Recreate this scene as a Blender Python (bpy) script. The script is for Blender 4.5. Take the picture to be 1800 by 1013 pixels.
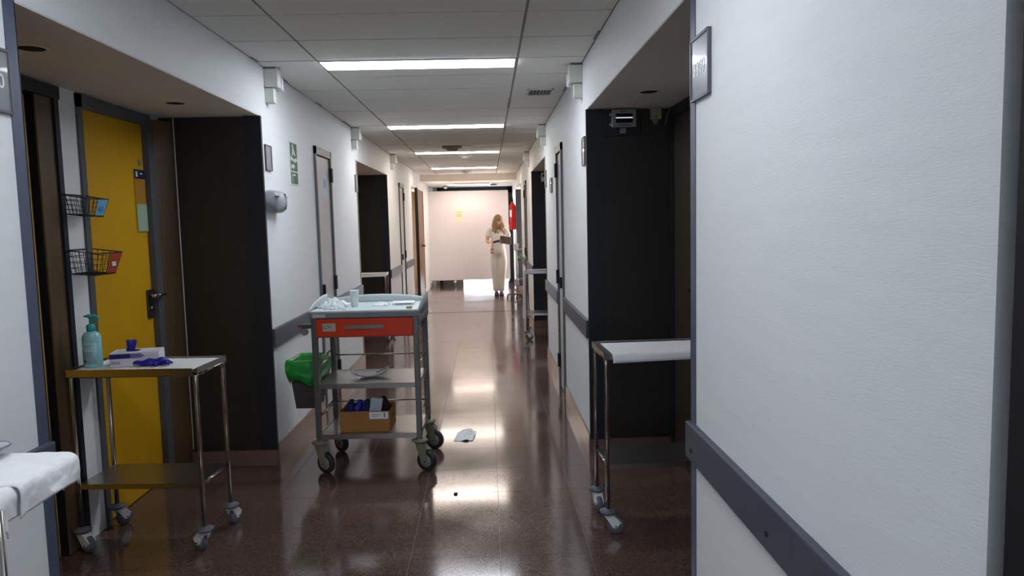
import bpy, bmesh, math, random
from mathutils import Vector, Matrix, noise
random.seed(7)
PI = math.pi
S = bpy.context.scene
for o in list(bpy.data.objects): bpy.data.objects.remove(o)
COL = S.collection

# ------------------------------------------------------------------ camera
F, PT, YW, RL = 1299.0, .0906, .0311, -.0238
fw = Vector((math.sin(YW)*math.cos(PT), math.cos(YW)*math.cos(PT), -math.sin(PT)))
r0 = Vector((math.cos(YW), -math.sin(YW), 0)); u0 = r0.cross(fw)
rr = math.cos(RL)*r0 + math.sin(RL)*u0; uu = -math.sin(RL)*r0 + math.cos(RL)*u0
cd = bpy.data.cameras.new('camera'); cam = bpy.data.objects.new('camera', cd); COL.objects.link(cam)
M = Matrix((rr, uu, -fw)).transposed().to_4x4(); M.translation = (0, 0, 1.5)
cam.matrix_world = M
cd.sensor_fit = 'HORIZONTAL'; cd.sensor_width = 36; cd.lens = F/1800*36; cd.clip_start = .02
S.camera = cam

# ------------------------------------------------------------------ world, exposure, light levels
w = bpy.data.worlds.new('world'); S.world = w; w.use_nodes = True
w.node_tree.nodes['Background'].inputs[0].default_value = (.75, .86, 1, 1)
w.node_tree.nodes['Background'].inputs[1].default_value = 1.0
S.view_settings.view_transform = 'Standard'; S.view_settings.look = 'None'
S.view_settings.exposure = 0.14; S.view_settings.gamma = 1; S.view_settings.use_curve_mapping = False
LAMP = 25.0            # ceiling luminaires
SIDEFILL = 9.0         # added fill panes, out of view in the third recess
BACKFILL = 3.6  # added fill pane, unseen behind the camera
DAY = 30.0             # daylight in the glazed end of the corridor

# ------------------------------------------------------------------ materials
def lin(c): return tuple(((v/255)/12.92 if v/255 <= .04045 else ((v/255+.055)/1.055)**2.4) for v in c)
MATS = {}
def mat(name, rgb, rough=.5, metal=0., var=.0, vscale=20, bump=0., bscale=200, stretch=None, coat=0., alpha=1., trans=0., spec=.5, ior=1.45):
    if name in MATS: return MATS[name]
    m = bpy.data.materials.new(name); m.use_nodes = True; nt = m.node_tree; b = nt.nodes['Principled BSDF']
    c = lin(rgb); b.inputs['Base Color'].default_value = (*c, 1)
    b.inputs['Roughness'].default_value = rough; b.inputs['Metallic'].default_value = metal
    b.inputs['Coat Weight'].default_value = coat; b.inputs['Alpha'].default_value = alpha
    b.inputs['Transmission Weight'].default_value = trans; b.inputs['Specular IOR Level'].default_value = spec
    b.inputs['IOR'].default_value = ior
    tc = nt.nodes.new('ShaderNodeTexCoord'); mp = nt.nodes.new('ShaderNodeMapping')
    nt.links.new(tc.outputs['Object'], mp.inputs[0])
    if stretch: mp.inputs['Scale'].default_value = stretch
    n = nt.nodes.new('ShaderNodeTexNoise'); n.inputs['Scale'].default_value = vscale; n.inputs['Detail'].default_value = 4
    nt.links.new(mp.outputs[0], n.inputs['Vector'])
    if var:
        r = nt.nodes.new('ShaderNodeValToRGB')
        r.color_ramp.elements[0].position = .3; r.color_ramp.elements[1].position = .7
        r.color_ramp.elements[0].color = (*[v*(1-var) for v in c], 1)
        r.color_ramp.elements[1].color = (*[min(1, v*(1+var)) for v in c], 1)
        nt.links.new(n.outputs[0], r.inputs[0]); nt.links.new(r.outputs[0], b.inputs['Base Color'])
    if bump:
        n2 = nt.nodes.new('ShaderNodeTexNoise'); n2.inputs['Scale'].default_value = bscale; n2.inputs['Detail'].default_value = 3
        nt.links.new(mp.outputs[0], n2.inputs['Vector'])
        bp = nt.nodes.new('ShaderNodeBump'); bp.inputs['Strength'].default_value = bump; bp.inputs['Distance'].default_value = .002
        nt.links.new(n2.outputs[0], bp.inputs['Height']); nt.links.new(bp.outputs[0], b.inputs['Normal'])
    MATS[name] = m; return m
def emit(name, rgb, strength):
    m = bpy.data.materials.new(name); m.use_nodes = True; nt = m.node_tree
    nt.nodes.remove(nt.nodes['Principled BSDF'])
    e = nt.nodes.new('ShaderNodeEmission'); e.inputs[0].default_value = (*lin(rgb), 1); e.inputs[1].default_value = strength
    nt.links.new(e.outputs[0], nt.nodes['Material Output'].inputs[0]); return m

M_wall = mat('wall_vinyl', (226, 229, 229), .55, var=.02, vscale=3, bump=.25, bscale=60, stretch=(1, 1, 9))
M_wallwarm = mat('wall_warm_paint', (238, 226, 212), .6, var=.02, vscale=3)
M_tile = mat('ceiling_mineral_tile', (238, 236, 230), .95, var=.06, vscale=130, bump=.5, bscale=260)
M_tbar = mat('ceiling_grid_metal', (128, 126, 120), .5)
M_soffit = mat('soffit_paint', (226, 219, 211), .8, var=.02, vscale=4)
M_navy = mat('slate_blue_laminate', (70, 75, 87), .45, var=.05, vscale=12)
M_guard = mat('slate_blue_guard', (72, 82, 102), .4, var=.06, vscale=14)
M_dark = mat('dark_laminate', (42, 38, 32), .5, var=.22, vscale=30, stretch=(6, 6, .25))
M_darknavy = mat('midnight_laminate', (26, 30, 38), .5, var=.06, vscale=10)
M_brown = mat('brown_wood', (92, 72, 48), .5, var=.18, vscale=26, stretch=(5, 5, .2))
M_frame = mat('grey_steel_frame', (86, 88, 92), .4, var=.05, vscale=8)
M_black = mat('black_matt', (10, 10, 11), .7)
M_yellow = mat('yellow_laminate', (206, 156, 20), .42, var=.03, vscale=5)
M_steel = mat('brushed_steel', (176, 172, 166), .28, metal=1, var=.06, vscale=30, stretch=(1, 12, 12))
M_chrome = mat('chrome_tube', (186, 182, 178), .16, metal=1)
M_darkmetal = mat('dark_anodised', (104, 100, 96), .35, metal=.8)
M_greyplas = mat('grey_plastic', (128, 134, 137), .45, var=.03)
M_lgrey = mat('light_grey_plastic', (186, 194, 196), .4)
M_white = mat('white_plastic', (224, 226, 226), .38)
M_paper = mat('white_paper', (232, 233, 232), .85, var=.03, vscale=30, bump=.5, bscale=90)
M_rubber = mat('grey_rubber', (92, 96, 102), .6)
M_brub = mat('black_rubber', (44, 44, 44), .6)
M_castorcream = mat('cream_castor_plastic', (128, 126, 110), .5)
M_orange = mat('orange_red_drawer', (214, 58, 12), .38, var=.05, vscale=6)
M_card = mat('brown_cardboard', (158, 112, 60), .8, var=.06, vscale=12, bump=.2, bscale=60)
M_blue = mat('ultramarine_nitrile', (36, 32, 150), .45, var=.12, vscale=60)
M_navycloth = mat('navy_cloth', (24, 32, 92), .8, var=.3, vscale=40)
M_green = mat('green_film', (38, 150, 58), .35, var=.12, vscale=18, bump=.5, bscale=30)
M_binm = mat('charcoal_plastic', (70, 66, 64), .5)
M_turq = mat('turquoise_translucent', (150, 212, 216), .3, coat=.2)
M_turqd = mat('teal_pump_plastic', (60, 176, 172), .35)
M_wire = mat('black_wire', (14, 14, 16), .45)
M_red = mat('red_enamel', (196, 22, 30), .3)
M_film = mat('clear_crumpled_film', (226, 236, 238), .22, alpha=.55)
M_print = mat('grey_print', (110, 112, 116), .7)
M_pgreen = mat('green_print', (74, 100, 84), .6)
M_glowwhite = mat('phosphor_pale_green', (206, 218, 198), .6)
M_sign = mat('grey_sign_plate', (108, 113, 118), .3, coat=.3)
M_skin = mat('skin', (216, 168, 140), .55)
M_hair = mat('blonde_hair', (150, 120, 82), .6, var=.5, vscale=60, stretch=(6, 6, 1), bump=.6, bscale=80)
M_tunic = mat('ivory_cotton', (226, 219, 211), .85, bump=.4, bscale=14)
M_shoe = mat('navy_clog', (40, 42, 82), .5)
M_door = mat('pale_lilac_leaf', (196, 192, 192), .45, var=.02)

def floor_mat():
    m = bpy.data.materials.new('polished_terrazzo'); m.use_nodes = True; nt = m.node_tree; b = nt.nodes['Principled BSDF']
    tc = nt.nodes.new('ShaderNodeTexCoord'); N = nt.nodes; L = nt.links
    geo = N.new('ShaderNodeNewGeometry')
    v = N.new('ShaderNodeTexVoronoi'); v.inputs['Scale'].default_value = 160; L.new(geo.outputs['Position'], v.inputs['Vector'])
    r = N.new('ShaderNodeValToRGB'); cr = r.color_ramp
    cr.elements[0].position = 0; cr.elements[0].color = (*lin((86, 65, 58)), 1)
    cr.elements[1].position = 1; cr.elements[1].color = (*lin((112, 92, 84)), 1)
    e = cr.elements.new(.45); e.color = (*lin((97, 76, 68)), 1)
    s = N.new('ShaderNodeSeparateColor'); L.new(v.outputs['Color'], s.inputs[0]); L.new(s.outputs[0], r.inputs[0])
    n = N.new('ShaderNodeTexNoise'); n.inputs['Scale'].default_value = 2.2; n.inputs['Detail'].default_value = 5; L.new(geo.outputs['Position'], n.inputs['Vector'])
    mx = N.new('ShaderNodeMix'); mx.data_type = 'RGBA'; mx.blend_type = 'MULTIPLY'; mx.inputs[0].default_value = .35
    L.new(r.outputs[0], mx.inputs[6]); L.new(n.outputs['Fac'], mx.inputs[7]); L.new(mx.outputs[2], b.inputs['Base Color'])
    rr_ = N.new('ShaderNodeMapRange'); rr_.inputs['From Min'].default_value = .35; rr_.inputs['From Max'].default_value = .7
    rr_.inputs['To Min'].default_value = .09; rr_.inputs['To Max'].default_value = .16
    L.new(n.outputs['Fac'], rr_.inputs[0]); L.new(rr_.outputs[0], b.inputs['Roughness'])
    b.inputs['IOR'].default_value = 1.85
    return m
M_floor = floor_mat()
M_base = mat('terrazzo_skirting', (120, 96, 88), .22, var=.15, vscale=120)
M_grout = mat('pale_grout', (150, 120, 108), .6)

# ------------------------------------------------------------------ mesh helpers
class MB:
    def __init__(s): s.v = []; s.f = []; s.sm = []
    def add(s, vs, fs, smooth=False):
        n = len(s.v); s.v += [tuple(p) for p in vs]
        for f in fs: s.f.append(tuple(i+n for i in f)); s.sm.append(smooth)
        return s
    def box(s, x0, x1, y0, y1, z0, z1, rot=None, about=None):
        vs = [Vector((x, y, z)) for z in (z0, z1) for y in (y0, y1) for x in (x0, x1)]
        if rot:
            c = Vector(about) if about else Vector(((x0+x1)/2, (y0+y1)/2, (z0+z1)/2))
            vs = [rot @ (p-c) + c for p in vs]
        return s.add(vs, [(0, 2, 3, 1), (4, 5, 7, 6), (0, 1, 5, 4), (1, 3, 7, 5), (3, 2, 6, 7), (2, 0, 4, 6)])
    def bbox(s, x0, x1, y0, y1, z0, z1, b=.004, seg=2, rot=None, about=None):
        bm = bmesh.new(); bmesh.ops.create_cube(bm, size=1)
        for v in bm.verts: v.co = Vector(((x0+x1)/2+v.co.x*(x1-x0), (y0+y1)/2+v.co.y*(y1-y0), (z0+z1)/2+v.co.z*(z1-z0)))
        bmesh.ops.bevel(bm, geom=bm.edges[:], offset=b, segments=seg, affect='EDGES', profile=.5)
        if rot:
            c = Vector(about) if about else Vector(((x0+x1)/2, (y0+y1)/2, (z0+z1)/2))
            for v in bm.verts: v.co = rot @ (v.co-c) + c
        bm.verts.index_update()
        s.add([v.co for v in bm.verts], [[v.index for v in f.verts] for f in bm.faces]); bm.free(); return s
    def tube(s, pts, r, n=10, closed=False, radii=None, caps=True):
        pts = [Vector(p) for p in pts]; N = len(pts); base = len(s.v); prev = None; rings = []
        for i, p in enumerate(pts):
            if closed: t = (pts[(i+1) % N]-pts[i-1])
            else: t = pts[min(i+1, N-1)]-pts[max(i-1, 0)]
            t.normalize()
            if prev is None:
                a = Vector((0, 0, 1)) if abs(t.z) < .9 else Vector((1, 0, 0))
                u = t.cross(a).normalized()
            else: u = (prev - t*prev.dot(t)).normalized()
            prev = u; v = t.cross(u); rad = radii[i] if radii else r
            rings.append([p + (u*math.cos(2*PI*k/n)+v*math.sin(2*PI*k/n))*rad for k in range(n)])
        vs = [q for R in rings for q in R]; fs = []
        for i in range(N if closed else N-1):
            j = (i+1) % N
            for k in range(n): fs.append((i*n+k, i*n+(k+1) % n, j*n+(k+1) % n, j*n+k))
        s.add(vs, fs, True)
        if caps and not closed:
            s.f.append(tuple(base+k for k in range(n))[::-1]); s.sm.append(False)
            s.f.append(tuple(base+(N-1)*n+k for k in range(n))); s.sm.append(False)
        return s
    def lathe(s, prof, c=(0, 0, 0), n=24, axis='z', caps=True, flat=False):
        vs = []
        for (r, h) in prof:
            for k in range(n):
                a = 2*PI*k/n; p = (r*math.cos(a), r*math.sin(a), h)
                if axis == 'x': p = (p[2], p[0], p[1])
                if axis == 'y': p = (p[1], p[2], p[0])
                vs.append((p[0]+c[0], p[1]+c[1], p[2]+c[2]))
        fs = [(i*n+k, i*n+(k+1) % n, (i+1)*n+(k+1) % n, (i+1)*n+k) for i in range(len(prof)-1) for k in range(n)]
        base = len(s.v); s.add(vs, fs, not flat)
        if caps:
            s.f.append(tuple(base+k for k in range(n))[::-1]); s.sm.append(False)
            s.f.append(tuple(base+(len(prof)-1)*n+k for k in range(n))); s.sm.append(False)
        return s
    def prism(s, poly, axis, a, b):
        """poly: 2D outline extruded along axis between a and b"""
        def P(q, h): return {'x': (h, q[0], q[1]), 'y': (q[0], h, q[1]), 'z': (q[0], q[1], h)}[axis]
        n = len(poly); vs = [P(q, a) for q in poly]+[P(q, b) for q in poly]
        fs = [tuple(range(n))[::-1], tuple(range(n, 2*n))]+[(i, (i+1) % n, n+(i+1) % n, n+i) for i in range(n)]
        return s.add(vs, fs)
    def ell(s, c, r, n=16, m=10, rot=None):
        vs = []; c = Vector(c)
        for i in range(m+1):
            th = PI*i/m
            for k in range(n):
                a = 2*PI*k/n; p = Vector((r[0]*math.sin(th)*math.cos(a), r[1]*math.sin(th)*math.sin(a), r[2]*math.cos(th)))
                if rot: p = rot @ p
                vs.append(c+p)
        return s.add(vs, [(i*n+k, (i+1)*n+k, (i+1)*n+(k+1) % n, i*n+(k+1) % n) for i in range(m) for k in range(n)], True)
    def grid(s, fn, nu, nv, thick=0.0, smooth=True):
        vs = [Vector(fn(i/nu, j/nv)) for j in range(nv+1) for i in range(nu+1)]
        fs = [(j*(nu+1)+i, j*(nu+1)+i+1, (j+1)*(nu+1)+i+1, (j+1)*(nu+1)+i) for j in range(nv) for i in range(nu)]
        if thick:
            me = bpy.data.meshes.new('t'); me.from_pydata([tuple(v) for v in vs], [], fs); me.update()
            nm = [v.normal.copy() for v in me.vertices]; bpy.data.meshes.remove(me)
            k = len(vs); lo = [v-n*thick for v, n in zip(vs, nm)]
            fs2 = [tuple(i+k for i in f[::-1]) for f in fs]
            rim = [i for i in range(nu+1)]+[(j+1)*(nu+1)+nu for j in range(nv)]+[nv*(nu+1)+i for i in range(nu-1, -1, -1)]+[j*(nu+1) for j in range(nv-1, 0, -1)]
            side = [(rim[(q+1) % len(rim)], rim[q], rim[q]+k, rim[(q+1) % len(rim)]+k) for q in range(len(rim))]
            return s.add(vs+lo, fs+fs2+side, smooth)
        return s.add(vs, fs, smooth)
    def build(s, name, m, parent=None, label=None, fix=True):
        me = bpy.data.meshes.new(name); me.from_pydata(s.v, [], s.f)
        me.polygons.foreach_set('use_smooth', s.sm); me.update()
        if fix:
            bm = bmesh.new(); bm.from_mesh(me); bmesh.ops.remove_doubles(bm, verts=bm.verts[:], dist=1e-6)
            bmesh.ops.recalc_face_normals(bm, faces=bm.faces[:]); bm.to_mesh(me); bm.free()
        ms = m if isinstance(m, (list, tuple)) else [m]
        for q in ms: me.materials.append(q)
        o = bpy.data.objects.new(name, me); COL.objects.link(o)
        if parent: o.parent = parent
        if label: o['label'] = label
        return o
def thing(name, label, cat, loc=(0, 0, 0), rz=0., group=None):
    o = bpy.data.objects.new(name, None); COL.objects.link(o); o.location = loc; o.rotation_euler = (0, 0, rz)
    o['label'] = label; o['category'] = cat; o.empty_display_size = .05
    if group: o['group'] = group
    return o
def tag(o, label, cat, group=None):
    o['label'] = label; o['category'] = cat
    if group: o['group'] = group
    return o
def struct(name):
    o = bpy.data.objects.new(name, None); COL.objects.link(o); o['kind'] = 'structure'; return o
def kids(o): return [c for c in bpy.data.objects if c.parent == o]
def dup(o, loc=None, rz=None, label=None, parent=None):
    c = o.copy(); COL.objects.link(c)
    if parent is not None: c.parent = parent
    for ch in kids(o): dup(ch, parent=c)
    if loc is not None: c.location = loc
    if rz is not None: c.rotation_euler = (0, 0, rz)
    if label: c['label'] = label
    return c
def copy_at(o, loc, parent, name=None):
    c = o.copy(); COL.objects.link(c); c.location = loc; c.parent = parent; return c
def text(body, size, m, parent, mtx, name='lettering', ext=.0006, align='CENTER'):
    cu = bpy.data.curves.new('t', 'FONT'); cu.body = body; cu.size = size; cu.extrude = ext
    cu.align_x = align; cu.align_y = 'CENTER'; cu.resolution_u = 3
    t = bpy.data.objects.new('t', cu); COL.objects.link(t)
    me = bpy.data.meshes.new_from_object(t.evaluated_get(bpy.context.evaluated_depsgraph_get()))
    bpy.data.objects.remove(t); me.materials.clear(); me.materials.append(m)
    o = bpy.data.objects.new(name, me); COL.objects.link(o); o.parent = parent; o.matrix_local = mtx; return o
def face_mtx(loc, right, up):
    r = Vector(right).normalized(); u = Vector(up).normalized(); n = r.cross(u)
    m = Matrix((r, u, n)).transposed().to_4x4(); m.translation = loc; return m
R3 = lambda a, ax: Matrix.Rotation(a, 3, ax)

# ------------------------------------------------------------------ the setting
XL, XR, CE = -1.362, .627, 2.484
BL, BR, SOF = -1.97, 1.15, 2.174          # recess back walls, soffit height
Y0, PITCH, RLEN = 2.26, 5.66, 2.35
RECS = [Y0+PITCH*k for k in range(3)]      # 2.26, 7.92, 13.58
YN, YE = -3.2, 17.95
CLO_L = (5.97, 6.56); CLO_R = (6.08, 6.55)
NEARCL = (.35, .845)

# floor: a base slab with separate tiles set on it near the camera, one polished slab beyond
floor = struct('floor')
TY0, TY1 = 1.6, 9.2
MB().box(BL-.1, BR+.1, TY0, TY1, -.06, -.0035).build('grout_bed', M_grout, floor)
MB().box(BL-.1, BR+.1, YN-.2, TY0, -.06, 0).box(BL-.1, BR+.1, TY1, 24.5, -.06, 0).build('terrazzo_slab', M_floor, floor)
tile_me = None; G = .0022
for i in range(-5, 3):
    for j in range(19):
        x0 = -.79+.405*(i+0)+.0; x0 = .02+.405*i; y0 = TY0+.4*j
        inside = x0 >= XL-.32 and x0+.405 <= XR+.3
        nearrec = y0 < 5.2 or (7.6 < y0)
        if not (inside or nearrec): continue
        if tile_me is None:
            t = MB().box(0, .405-G, 0, .4-G, -.012, 0).build('floor_tile', M_floor, floor); tile_me = t; t.location = (x0, y0, 0)
        else: copy_at(tile_me, (x0, y0, 0), floor)
MB().box(XL, XR, 12.28, 12.31, -.01, .002).build('threshold_strip', mat('brass_strip', (110, 70, 50), .4), floor)

def wall(side):
    sg = -1 if side == 'left' else 1
    X = XL if sg < 0 else XR; B = BL if sg < 0 else BR
    W = struct('wall_'+side)
    O = B+sg*.12                                   # outer face
    def bx(mb, a, b, *r): return mb.box(min(a, b), max(a, b), *r)
    spans = []; y = YN
    for r in RECS: spans.append((y, r)); y = r+RLEN
    spans.append((y, YE))
    cl = (CLO_L if sg < 0 else CLO_R)
    closets = [(cl[0]-PITCH, cl[1]-PITCH) if sg > 0 else NEARCL, cl, (cl[0]+PITCH-.05, cl[1]+PITCH-.05)]
    for (a, b) in spans:
        cs = [c for c in closets if a < c[0] < b]
        ya = a
        for c in cs:
            bx(MB(), X, O, ya, c[0], 0, CE+.05).build('wall_segment', M_wall, W)
            bx(MB(), X, O, c[0], c[1], 2.13, CE+.05).build('wall_segment', M_wall, W)
            bx(MB(), X+sg*.12, O, c[0], c[1], 0, 2.13).build('wall_segment', M_black, W)
            ya = c[1]
        bx(MB(), X, O, ya, b, 0, CE+.05).build('wall_segment', M_wall, W)
    for k, r in enumerate(RECS):
        e = r+RLEN
        bx(MB(), X, O, r, e, SOF, CE+.05).build('bulkhead', M_wall, W)
        bx(MB(), X+sg*.002, B, r, e, SOF-.004, SOF).build('soffit', M_soffit, W)
        if sg < 0 and k < 2:
            o_ = r-2.26
            bx(MB(), B+sg*.05, O, r, e, 0, SOF).build('recess_back', M_black, W)
            bx(MB(), B, B+sg*.05, r, e, 2.160, SOF).build('recess_back', M_wall, W)
            for (a, b) in ((r, 2.31+o_), (3.52+o_, 3.70+o_), (4.46+o_, e)): bx(MB(), B, B+sg*.05, a, b, 0, 2.160).build('recess_back', M_wall, W)
        else:
            bx(MB(), B, O, r, e, 0, SOF).build('recess_back', M_wall, W)
        # far end cladding faces the camera, near end cladding faces away
        xa, xb = sorted((X+sg*.10, B)); xc, xd = sorted((X-sg*.006, X+sg*.10))
        pm = M_dark if k < 2 else M_brown
        MB().box(xa, xb, e-.012, e+.0, .10, SOF-.006).build('end_panel', pm if not (k == 2 and sg > 0) else M_dark, W)
        MB().box(xc, xd, e-.022, e+.004, .10, SOF-.004).build('corner_post', M_darknavy if k < 2 or sg > 0 else M_brown, W)
        MB().box(min(X, B), max(X, B), e-.018, e, 0, .10).build('recess_skirting', M_base, W)
        MB().box(min(X+sg*.01, B), max(X+sg*.01, B), r, r+.012, .10, SOF-.004).build('end_panel', M_dark, W)
        # corner guard on the near corner
        g = MB(); bx(g, X-sg*.003, X+sg*.004, r-.05, r+.004, 0.0, SOF if k else CE)
        bx(g, X-sg*.003, X+sg*.05, r, r+.005, 0, SOF-.004); g.build('corner_guard', M_guard if k < 1 else M_frame, W)
    # handrail boards, skirting
    for (a, b) in spans:
        ya = a
        if a < 12 or True:
            segs = []
            for c in [c for c in closets if a < c[0] < b]: segs.append((ya, c[0]-.02)); ya = c[1]+.02
            segs.append((ya, b))
            if a > 12: segs = [s for s in segs if s[0] < 13]
            for (p, q) in segs:
                if q-p < .1: continue
                rb = MB(); x0, x1 = sorted((X-sg*.022, X+sg*.001)); rb.bbox(x0, x1, p+(.015 if p > a else .0), q-.0, .748, .862, b=.005)
                rb.build('rail_board', M_navy, W)
                bb = MB(); x0, x1 = sorted((X-sg*.012, X)); bb.box(x0, x1, p, q, 0, .125)
                bb.build('skirting', M_base, W)
    return W
WL = wall('left'); WR = wall('right')
# screws on the near right rail board
for (yy, zz) in ((2.19, .785), (1.575, .79), (1.1, .79)):
    MB().lathe([(.006, 0), (.006, .002), (.003, .003)], (0, 0, 0), n=12, axis='x').build('screw', M_black, WR).location = (XR-.0253, yy, zz)
# laminate reveal beside the yellow door, and thin trim
for r in RECS:
    e = r+RLEN
    MB().prism([(BL, e-.135), (BL, e-.012), (BL+.085, e-.012)], 'z', .02, SOF-.03).build('reveal_panel', M_brown, WL)
    MB().tube([(BL+.092, e-.02, .12), (BL+.094, e-.021, SOF-.01)], .004, n=8).build('edge_cord', M_white, WL)
wb = struct('wall_back')
MB().box(BL, BR, YN-.1, YN, 0, CE).build('wall_segment', M_wall, wb)

M_back = emit('back_fill_pane', (214, 230, 255), BACKFILL)  # invented glowing window behind the camera, fill for ceiling and near walls
fill3 = struct('window_3')
for (a, b) in ((-1.25, -.40), (-.34, .51)):
    MB().box(a, b, YN+.02, YN+.03, .9, 2.3).build('pane', M_back, fill3)
MB().box(-1.3, .56, YN, YN+.06, .84, .9).box(-1.3, .56, YN, YN+.06, 2.3, 2.36).box(-1.3, -1.25, YN, YN+.06, .9, 2.3).box(-.40, -.34, YN, YN+.06, .9, 2.3).box(.51, .56, YN, YN+.06, .9, 2.3).build('window_frame', M_frame, fill3)
# invented glowing panes in the third recess, added to brighten the far end
M_side = emit('side_fill_pane', (255, 240, 232), SIDEFILL)
for n_, X_, sg_ in ((2, BL, -1), (4, BR, 1)):
    wn = struct('window_%d' % n_)
    for (a, b) in ((15.05, 15.80),):
        x0, x1 = sorted((X_-sg_*.004, X_-sg_*.012))
        MB().box(x0, x1, a, b, .25, 2.0).build('pane', M_side, wn)
        x0, x1 = sorted((X_, X_-sg_*.03))
        MB().box(x0, x1, a-.05, a, .2, 2.05).box(x0, x1, b, b+.05, .2, 2.05).box(x0, x1, a, b, .2, .25).box(x0, x1, a, b, 2.0, 2.05).build('window_frame', M_frame, wn)
# far end
we = struct('wall_end')
MB().box(BL-.1, -1.20, 18.25, 18.4, 0, 2.6).box(-1.362-.3, -1.30, YE, 18.3, 0, 2.5).build('wall_segment', M_wallwarm, we)
MB().box(.60, BR+.1, 18.25, 18.4, 0, 2.6).box(-1.2, .6, 18.25, 18.4, 2.36, 2.6).build('wall_segment', M_wallwarm, we)
MB().box(.627, .9, YE, 18.3, 0, 2.5).build('wall_segment', M_wallwarm, we)
d = struct('door_4')
MB().box(-1.2, -1.12, 18.12, 18.35, 0, 2.31).build('door_jamb', M_black, d)
MB().box(.505, .61, 18.12, 18.35, 0, 2.31).build('door_jamb', M_black, d)
MB().box(-1.2, .61, 18.12, 18.35, 2.19, 2.40).build('door_header', M_black, d)
MB().box(-1.12, -.62, 18.2, 18.24, 0.0, 2.27).build('fixed_leaf', mat('olive_leaf', (96, 92, 80), .5), d)
# glazed end beyond the door
MB().box(-2.1, -2.0, 18.4, 23.9, 0, 2.6).box(1.2, 1.3, 18.4, 23.9, 0, 2.6).build('wall_segment', M_wallwarm, we)
MB().box(-2.1, 1.3, 18.4, 23.9, 2.55, 2.65).build('lobby_ceiling', M_tile, we)
win = struct('window_1')
M_day = emit('frosted_daylight_pane', (226, 238, 255), DAY)
for (a, b) in ((-1.95, -.9), (-.85, .2), (.25, 1.15)):
    MB().box(a, b, 23.82, 23.84, .05, 2.5).build('pane', M_day, win)
    MB().box(a-.05, a, 23.78, 23.88, 0, 2.55).build('mullion', M_frame, win)
MB().box(1.15, 1.2, 23.78, 23.88, 0, 2.55).build('mullion', M_frame, win)
MB().box(-2.0, 1.2, 23.78, 23.88, 0, .05).build('window_sill', M_frame, win)

# suspended ceiling: tiles, grid bars, lamp strips every 2.98 m
ceil = struct('ceiling')
TLx, TRx = -.998, .210
LAMPY = [4.585-2.98*2, 4.585-2.98, 4.585, 7.60, 10.46, 13.50]
rows = []; lamps = []
YC = 15.40
for i, ly in enumerate(LAMPY):
    nx = LAMPY[i+1] if i+1 < len(LAMPY) else YC
    lamps.append((ly, ly+.225))
    st = ly+.50; n = max(1, round((nx-st)/.49)); rows.append((ly, ly+.5, True))
    for k in range(n): rows.append((st+(nx-st)*k/n, st+(nx-st)*(k+1)/n, False))
rows.insert(0, (-2.2, LAMPY[0], False)); rows.insert(0, (YN, -2.2, False))
g = .007
for (a, b, lamp) in rows:
    for (x0, x1) in ((XL, TLx), (TLx, TRx), (TRx, XR)):
        a2 = a+.225 if (lamp and x0 == TLx) else a
        x0c, x1c = x0+g, x1-g
        if x0 == TRx and 5.4 < a < 5.8: pass
        z = CE+random.uniform(.001, .004)
        rt = R3(random.uniform(-.003, .003), 'Y') @ R3(random.uniform(-.004, .004), 'X')
        MB().box(x0c, x1c, a2+g, b-g, z, z+.018, rot=rt).build('ceiling_tile', M_tile, ceil)
    MB().box(XL, XR, a-.011, a+.011, CE+.006, CE+.03).build('grid_bar', M_tbar, ceil)
for x in (XL+.008, TLx, TRx, XR-.008):
    MB().box(x-.011, x+.011, YN, YC, CE+.004, CE+.03).build('grid_bar', M_tbar, ceil)
MB().box(BL, BR, YN, YC, CE+.03, CE+.06).build('ceiling_slab', M_tbar, ceil)
MB().box(XL-.3, XR+.3, YC, YC+.02, 2.345, CE+.1).build('bulkhead_beam', M_wallwarm, ceil)
MB().box(XL-.3, XR+.3, YC+.02, 18.3, 2.345, 2.40).build('lowered_ceiling', M_tile, ceil)
for x in (TLx+.25, TRx-.12): MB().box(x-.012, x+.012, YC+.02, 18.2, 2.338, 2.35).build('grid_bar', M_white, ceil)
MB().box(TLx+.3, TRx-.15, 16.3, 16.33, 2.338, 2.35).build('grid_bar', M_tbar, ceil)

names = ['first', 'second', 'third', 'fourth']
locs = {2: 'nearest lit strip lamp in the ceiling, above the orange drawer trolley', 3: 'second lit ceiling strip lamp from the camera, beyond the vent grille',
        4: 'third ceiling strip lamp, behind the two-step smoke detector', 5: 'fourth and farthest glowing ceiling strip lamp, near the beam',
        0: 'ceiling strip lamp farthest behind the camera', 1: 'ceiling strip lamp just above the camera, out of view'}
for i, (a, b) in enumerate(lamps):
    t = thing('ceiling_lamp', locs[i], 'lamp', ((TLx+TRx)/2, (a+b)/2, CE), group='recessed ceiling strip lamps')
    hw = (TRx-TLx)/2-.018; hl = (b-a)/2-.008
    f = MB()
    for q in ((-hw, hw, -hl-.006, -hl), (-hw, hw, hl, hl+.006), (-hw-.006, -hw, -hl-.006, hl+.006), (hw, hw+.006, -hl-.006, hl+.006)):
        f.box(*q, -.006, .02)
    f.build('frame', M_white, t)
    warm = (238, 244, 255) if i < 3 else ((246, 248, 255) if i == 3 else (255, 240, 226))
    MB().box(-hw, hw, -hl, hl, -.010, .012).build('diffuser', emit('lit_diffuser', warm, LAMP*(.6, .85, 1, 1, 1, 1)[i]), t)
# lamp strip in the lowered ceiling
t = thing('ceiling_lamp', 'small ceiling strip lamp in the lowered ceiling just before the white screen', 'lamp', (-.4, 16.9, 2.34), group='recessed ceiling strip lamps')
MB().box(-.5, .5, -.07, .07, -.002, .01).build('frame', M_white, t)
MB().box(-.48, .48, -.05, .05, -.005, -.001).build('diffuser', emit('warm_diffuser', (255, 232, 216), LAMP*1.6), t)

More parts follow.
